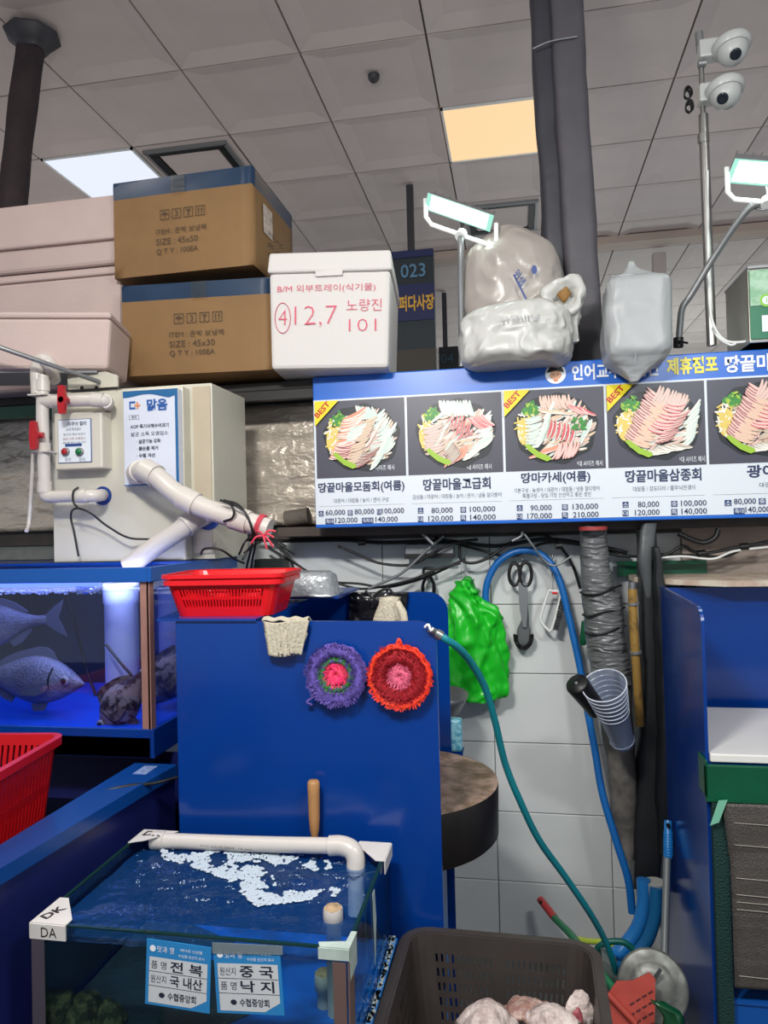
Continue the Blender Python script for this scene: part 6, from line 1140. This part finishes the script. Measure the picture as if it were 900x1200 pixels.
# metal lid, rake and litter at the foot
t = thing('bucket', 'dark bucket standing on the floor under the metal lid', 'bucket', A(764, 1180, 2.02)*1)
cb_ = A(764, 1180, 2.02); t.location.z = 0; ROOTM[t.name].translation.z = 0; zb_ = A(764, 1186, 2.0).z
b = MB(); b.lathe([(.06, 0), (.075, zb_-.01), (.08, zb_-.01), (.08, zb_), (.072, zb_), (.07, zb_-.05), (.0001, zb_-.05)], (cb_.x, 2.03, 0), n=32); build(b, 'body', mat('dark_bucket', '1e2224', .45), t)
b = MB(); b.tube([(cb_.x+cos(a)*.082, 2.03-.03, zb_-.02-sin(a)*.06) for a in [pi*i/12 for i in range(13)]], .002, 6); build(b, 'handle', M_GREYM, t)
t = thing('metal_lid', 'round dented metal lid leaning by the foot of the right station', 'lid', A(764, 1190, 2.0))
c = A(765, 1156, 2.0); b = MB(); n_ = Vector((-.12, -.85, .5)).normalized(); b.lathe([(.088, -.01), (.088, .0), (.082, .004), (.06, .002), (.054, .008), (.03, .009), (.0001, .012)], c, n_, 48); build(b, 'disc', mat('dented_steel', '6c6e69', .38, metal=.3, var=.25, scale=26, crease=.2, cscale=20), t)
b = MB(); b.tube([c+n_*.016+Vector((-.03, 0, -.035)), c+n_*.02+Vector((.02, 0, .045))], .005, 8); build(b, 'handle', M_STEEL, t)
t = thing('red_rake', 'faded red slotted plastic rake head standing up at the bottom right', 'rake', A(740, 1200, 1.9))
c = A(735, 1200, 1.9); Ux = Vector((.97, .05, .2)).normalized(); Vx = Vector((-.2, .35, .9)).normalized(); Nn = Ux.cross(Vx).normalized()
if Nn.y > 0: Nn = -Nn
M_RK = mat('faded_red', 'b04438', .45, var=.1, scale=20)
outl = [(-.055, -.02), (-.03, -.06), (.05, -.05), (.078, .03), (.095, .085), (.085, .1), (.04, .088), (.0, .092), (-.02, .075), (-.035, .05), (-.06, .03)]
b = MB(); b.prism(outl, c, Ux, Vx, -Nn*.006); build(b, 'head', M_RK, t, bevel=.002)
b = MB()
for k in range(4):
    for q in range(4): b.prism([(0, 0), (.012, .004), (.012, .008), (-.001, .004)], c+Ux*(.0+.017*k+.006*q)+Vx*(-.03+.022*q+.006*k)+Nn*.0004, Ux, Vx, Nn*.0008)
build(b, 'slots', mat('slot_dark', '4a1814', .6), t, kind='stuff')
b = MB(); b.tube([c+Nn*.006+Ux*.02+Vx*.0, c+Nn*.006-Ux*.03+Vx*.07], .009, 10); build(b, 'socket', M_RK, t)
b = MB(); b.tube([c-Nn*.01-Vx*.04, Vector((c.x+.0, c.y+.02, 0))], .01, 10); build(b, 'pole', M_RK, t)
c = A(790, 1186, 1.86); b = MB(); b.loft([(c.x-.01, c.y, c.z-.05, .02, .012), (c.x, c.y, c.z-.02, .022, .014), (c.x-.01, c.y, c.z, .02, .012), (c.x-.025, c.y, c.z+.015, .016, .01), (c.x-.045, c.y, c.z+.02, .006, .006)], n=36, ns=.01, nscale=40, seed=8, cr=.003, cs=40); build(b, 'green_wrapper', clear('green_wrapper_film', '4a9a6a', .2, .15, dens=('115a34', .6)), None, 'crumpled green film wrapper beside the metal lid', 'wrapper')
# bowl and packet behind the back board
t = thing('steel_bowl', 'grey bowl peeking out behind the blue back board under the green bag', 'bowl', A(532, 838, 2.4)); b = MB(); c = A(520, 812, 2.4)
b.lathe([(.03, -.075), (.055, -.06), (.075, -.02), (.082, .0), (.079, .0), (.05, -.055), (.0001, -.07)], c, (.05, -.1, 1), 32); build(b, 'bowl', M_GREYM, t)
t = thing('wet_wipe_packet', 'light blue printed packet standing beside the back board', 'packet', A(535, 880, 2.23)); a, e = A(520, 880, 2.22), A(541, 843, 2.22); b = MB(); b.box(a.x, e.x, 2.21, 2.25, a.z, e.z); lb_ = MB(); lb_.box(a.x-.03, e.x+.002, 2.2085, 2.27, a.z-.012, a.z-.001); build(lb_, 'ledge', M_BLUE, bpy.data.objects['work_station']); lb_ = MB(); lb_.box(A(520, 812, 2.4).x-.06, A(520, 812, 2.4).x+.015, 2.2085, 2.44, A(520, 812, 2.4).z-.09, A(520, 812, 2.4).z-.078); build(lb_, 'ledge', M_BLUE, bpy.data.objects['work_station']); build(b, 'packet', mat('packet_cyan', '8cc8d8', .35, col2='4a9ab8', scale=60, thr=(.5, .6)), t, bevel=.008)
# switch box, small black box, light on the wall behind the cables
t = thing('junction_box', 'grey electrical box under the rail above the black bag', 'box', A(492, 650, 2.62)); a, e = A(475, 655, 2.6), A(531, 637, 2.6); b = MB(); b.box(a.x, e.x, 2.6, 2.665, a.z, e.z); build(b, 'housing', M_GREYM, t, bevel=.003); b = MB(); b.box(a.x-.002, e.x+.002, 2.596, 2.602, a.z, a.z+.018); build(b, 'dark_base', M_BLACK, t)
b = MB(); a, e = A(298, 672, 2.6), A(333, 655, 2.6); b.box(a.x, e.x, 2.6, 2.66, a.z, e.z); build(b, 'dark_box', mat('dark_green_box', '14211f', .5), None, 'small dark box behind the red basket', 'box', bevel=.003)
b = MB(); a, e = A(270, 614, 2.6), A(372, 589, 2.6); b.tube([A(335, 608, 2.6), A(362, 604, 2.6)], .03, 14); build(b, 'grey_roll', mat('dusty_roll', '6a625a', .8, bump=.3), None, 'dusty grey roll lying on the rail left of the banner', 'roll')
# cables
t = thing('black_cables', 'tangle of black cables sagging along the wall below the banner', 'cables', A(430, 680, 2.6))
def cab(pts, Y, r=.0045, m=M_BLACK, nm='cable', p=None):
    b = MB(); b.tube(smooth([A(q[0], q[1], q[2] if len(q) > 2 else Y) for q in pts], 6), r, 7); build(b, nm, m, p or t)
cab([(290, 632), (340, 634), (400, 633), (450, 636), (520, 634), (580, 640), (640, 632), (700, 640), (735, 648)], 2.62, .007)
cab([(300, 625), (318, 634), (340, 655), (365, 672), (400, 685), (430, 690), (480, 680), (510, 668), (540, 660)], 2.58)
cab([(312, 640), (345, 660), (380, 680), (420, 684), (455, 688), (500, 676), (545, 655)], 2.6)
cab([(328, 640), (340, 655), (345, 672), (346, 690)], 2.6); cab([(396, 640), (420, 650), (445, 660), (480, 662), (505, 650), (530, 637), (560, 632)], 2.57, .005)
cab([(455, 690), (448, 705), (446, 720)], 2.56); cab([(432, 690), (470, 672), (500, 645), (520, 628)], 2.56, .0055, M_GREYM)
cab([(538, 640), (540, 655), (552, 660), (570, 655), (590, 642), (610, 630), (640, 628), (660, 645), (672, 665), (680, 690)], 2.6, .0055)
cab([(510, 630), (560, 644), (600, 652), (640, 636), (690, 640), (730, 652)], 2.63, .005)
cab([(690, 640), (720, 650), (745, 652), (770, 652), (785, 648), (800, 640), (812, 646), (830, 648), (870, 640), (900, 636)], 2.55, .0055)
cab([(760, 655), (800, 652), (835, 655), (860, 646), (900, 641)], 2.55, .004, M_WHITEM); cab([(775, 650), (820, 651), (850, 652), (875, 641), (900, 634)], 2.56, .005)
cab([(795, 625), (810, 632), (825, 636), (838, 630), (842, 620)], 2.5, .009, M_BLACK)
b = MB()
for x, y in ((822, 649), (872, 641), (424, 636), (655, 640)): p = A(x, y, 2.55); b.tube([p-Vector((.012, 0, 0)), p+Vector((.012, 0, .002))], .012, 10)
build(b, 'cable_ties', M_BLACK, t, kind='stuff')
t4 = thing('steel_hook', 'bent pale wire hooks under the banner above the hanging tools', 'hook', A(610, 640, 2.5))
b = MB(); b.tube(smooth([A(612, 620, 2.5), A(611, 628, 2.48), A(600, 634, 2.48)], 4), .005, 6); build(b, 'hook', M_GREYM, t4); b = MB(); b.tube(smooth([A(613, 624, 2.5), A(625, 640, 2.5), A(636, 655, 2.52), A(650, 663, 2.52), A(670, 652, 2.52)], 5), .004, 6); build(b, 'hook', M_GREYM, t4, weld=False); b = MB(); b.tube([A(492, 622, 2.52), A(508, 638, 2.5)], .006, 6); build(b, 'hook', M_GREYM, t4)
t5 = thing('filter_cables', 'bundle of black wires looped over the slanting white pipe', 'cables', A(290, 660, 1.9))
for k, pts in enumerate(([(262, 586, 1.89), (280, 592, 1.89), (292, 610, 1.88), (296, 632, 1.9), (290, 660, 1.95), (288, 672, 2.0)], [(258, 586, 1.89), (285, 598, 1.88), (296, 620, 1.88), (300, 632, 1.9), (296, 655, 1.95), (294, 668, 2.0)], [(262, 611, 1.9), (272, 607, 1.89), (274, 598, 1.88), (268, 588, 1.89)], [(280, 650, 1.9), (290, 632, 1.9), (310, 626, 2.1), (335, 640, 2.3)], [(284, 656, 1.9), (295, 640, 1.95), (318, 634, 2.2), (345, 650, 2.4)], [(235, 650, 1.86), (240, 643, 1.86), (258, 644, 1.86), (275, 655, 1.9), (286, 660, 1.95)], [(286, 648, 1.92), (300, 638, 1.95), (312, 632, 2.0)])): cab(pts, 1.9, .0032, M_BLACK, 'wire', t5)
t6 = thing('pump_wire', 'black wire tied round the lower white elbow and running across the filter front', 'wire', A(90, 590, 1.94))
cab([(92, 652, 2.0), (87, 625, 2.0), (83, 605, 2.0), (88, 596, 1.97), (104, 600, 1.97), (125, 616, 2.0), (150, 630, 2.0), (176, 632, 2.03)], 1.94, .0033, M_BLACK, 'wire', t6)
cab([(92, 596, 1.94), (86, 588, 1.94), (86, 576, 1.94), (92, 571, 1.95)], 1.94, .0033, M_BLACK, 'wire', t6)
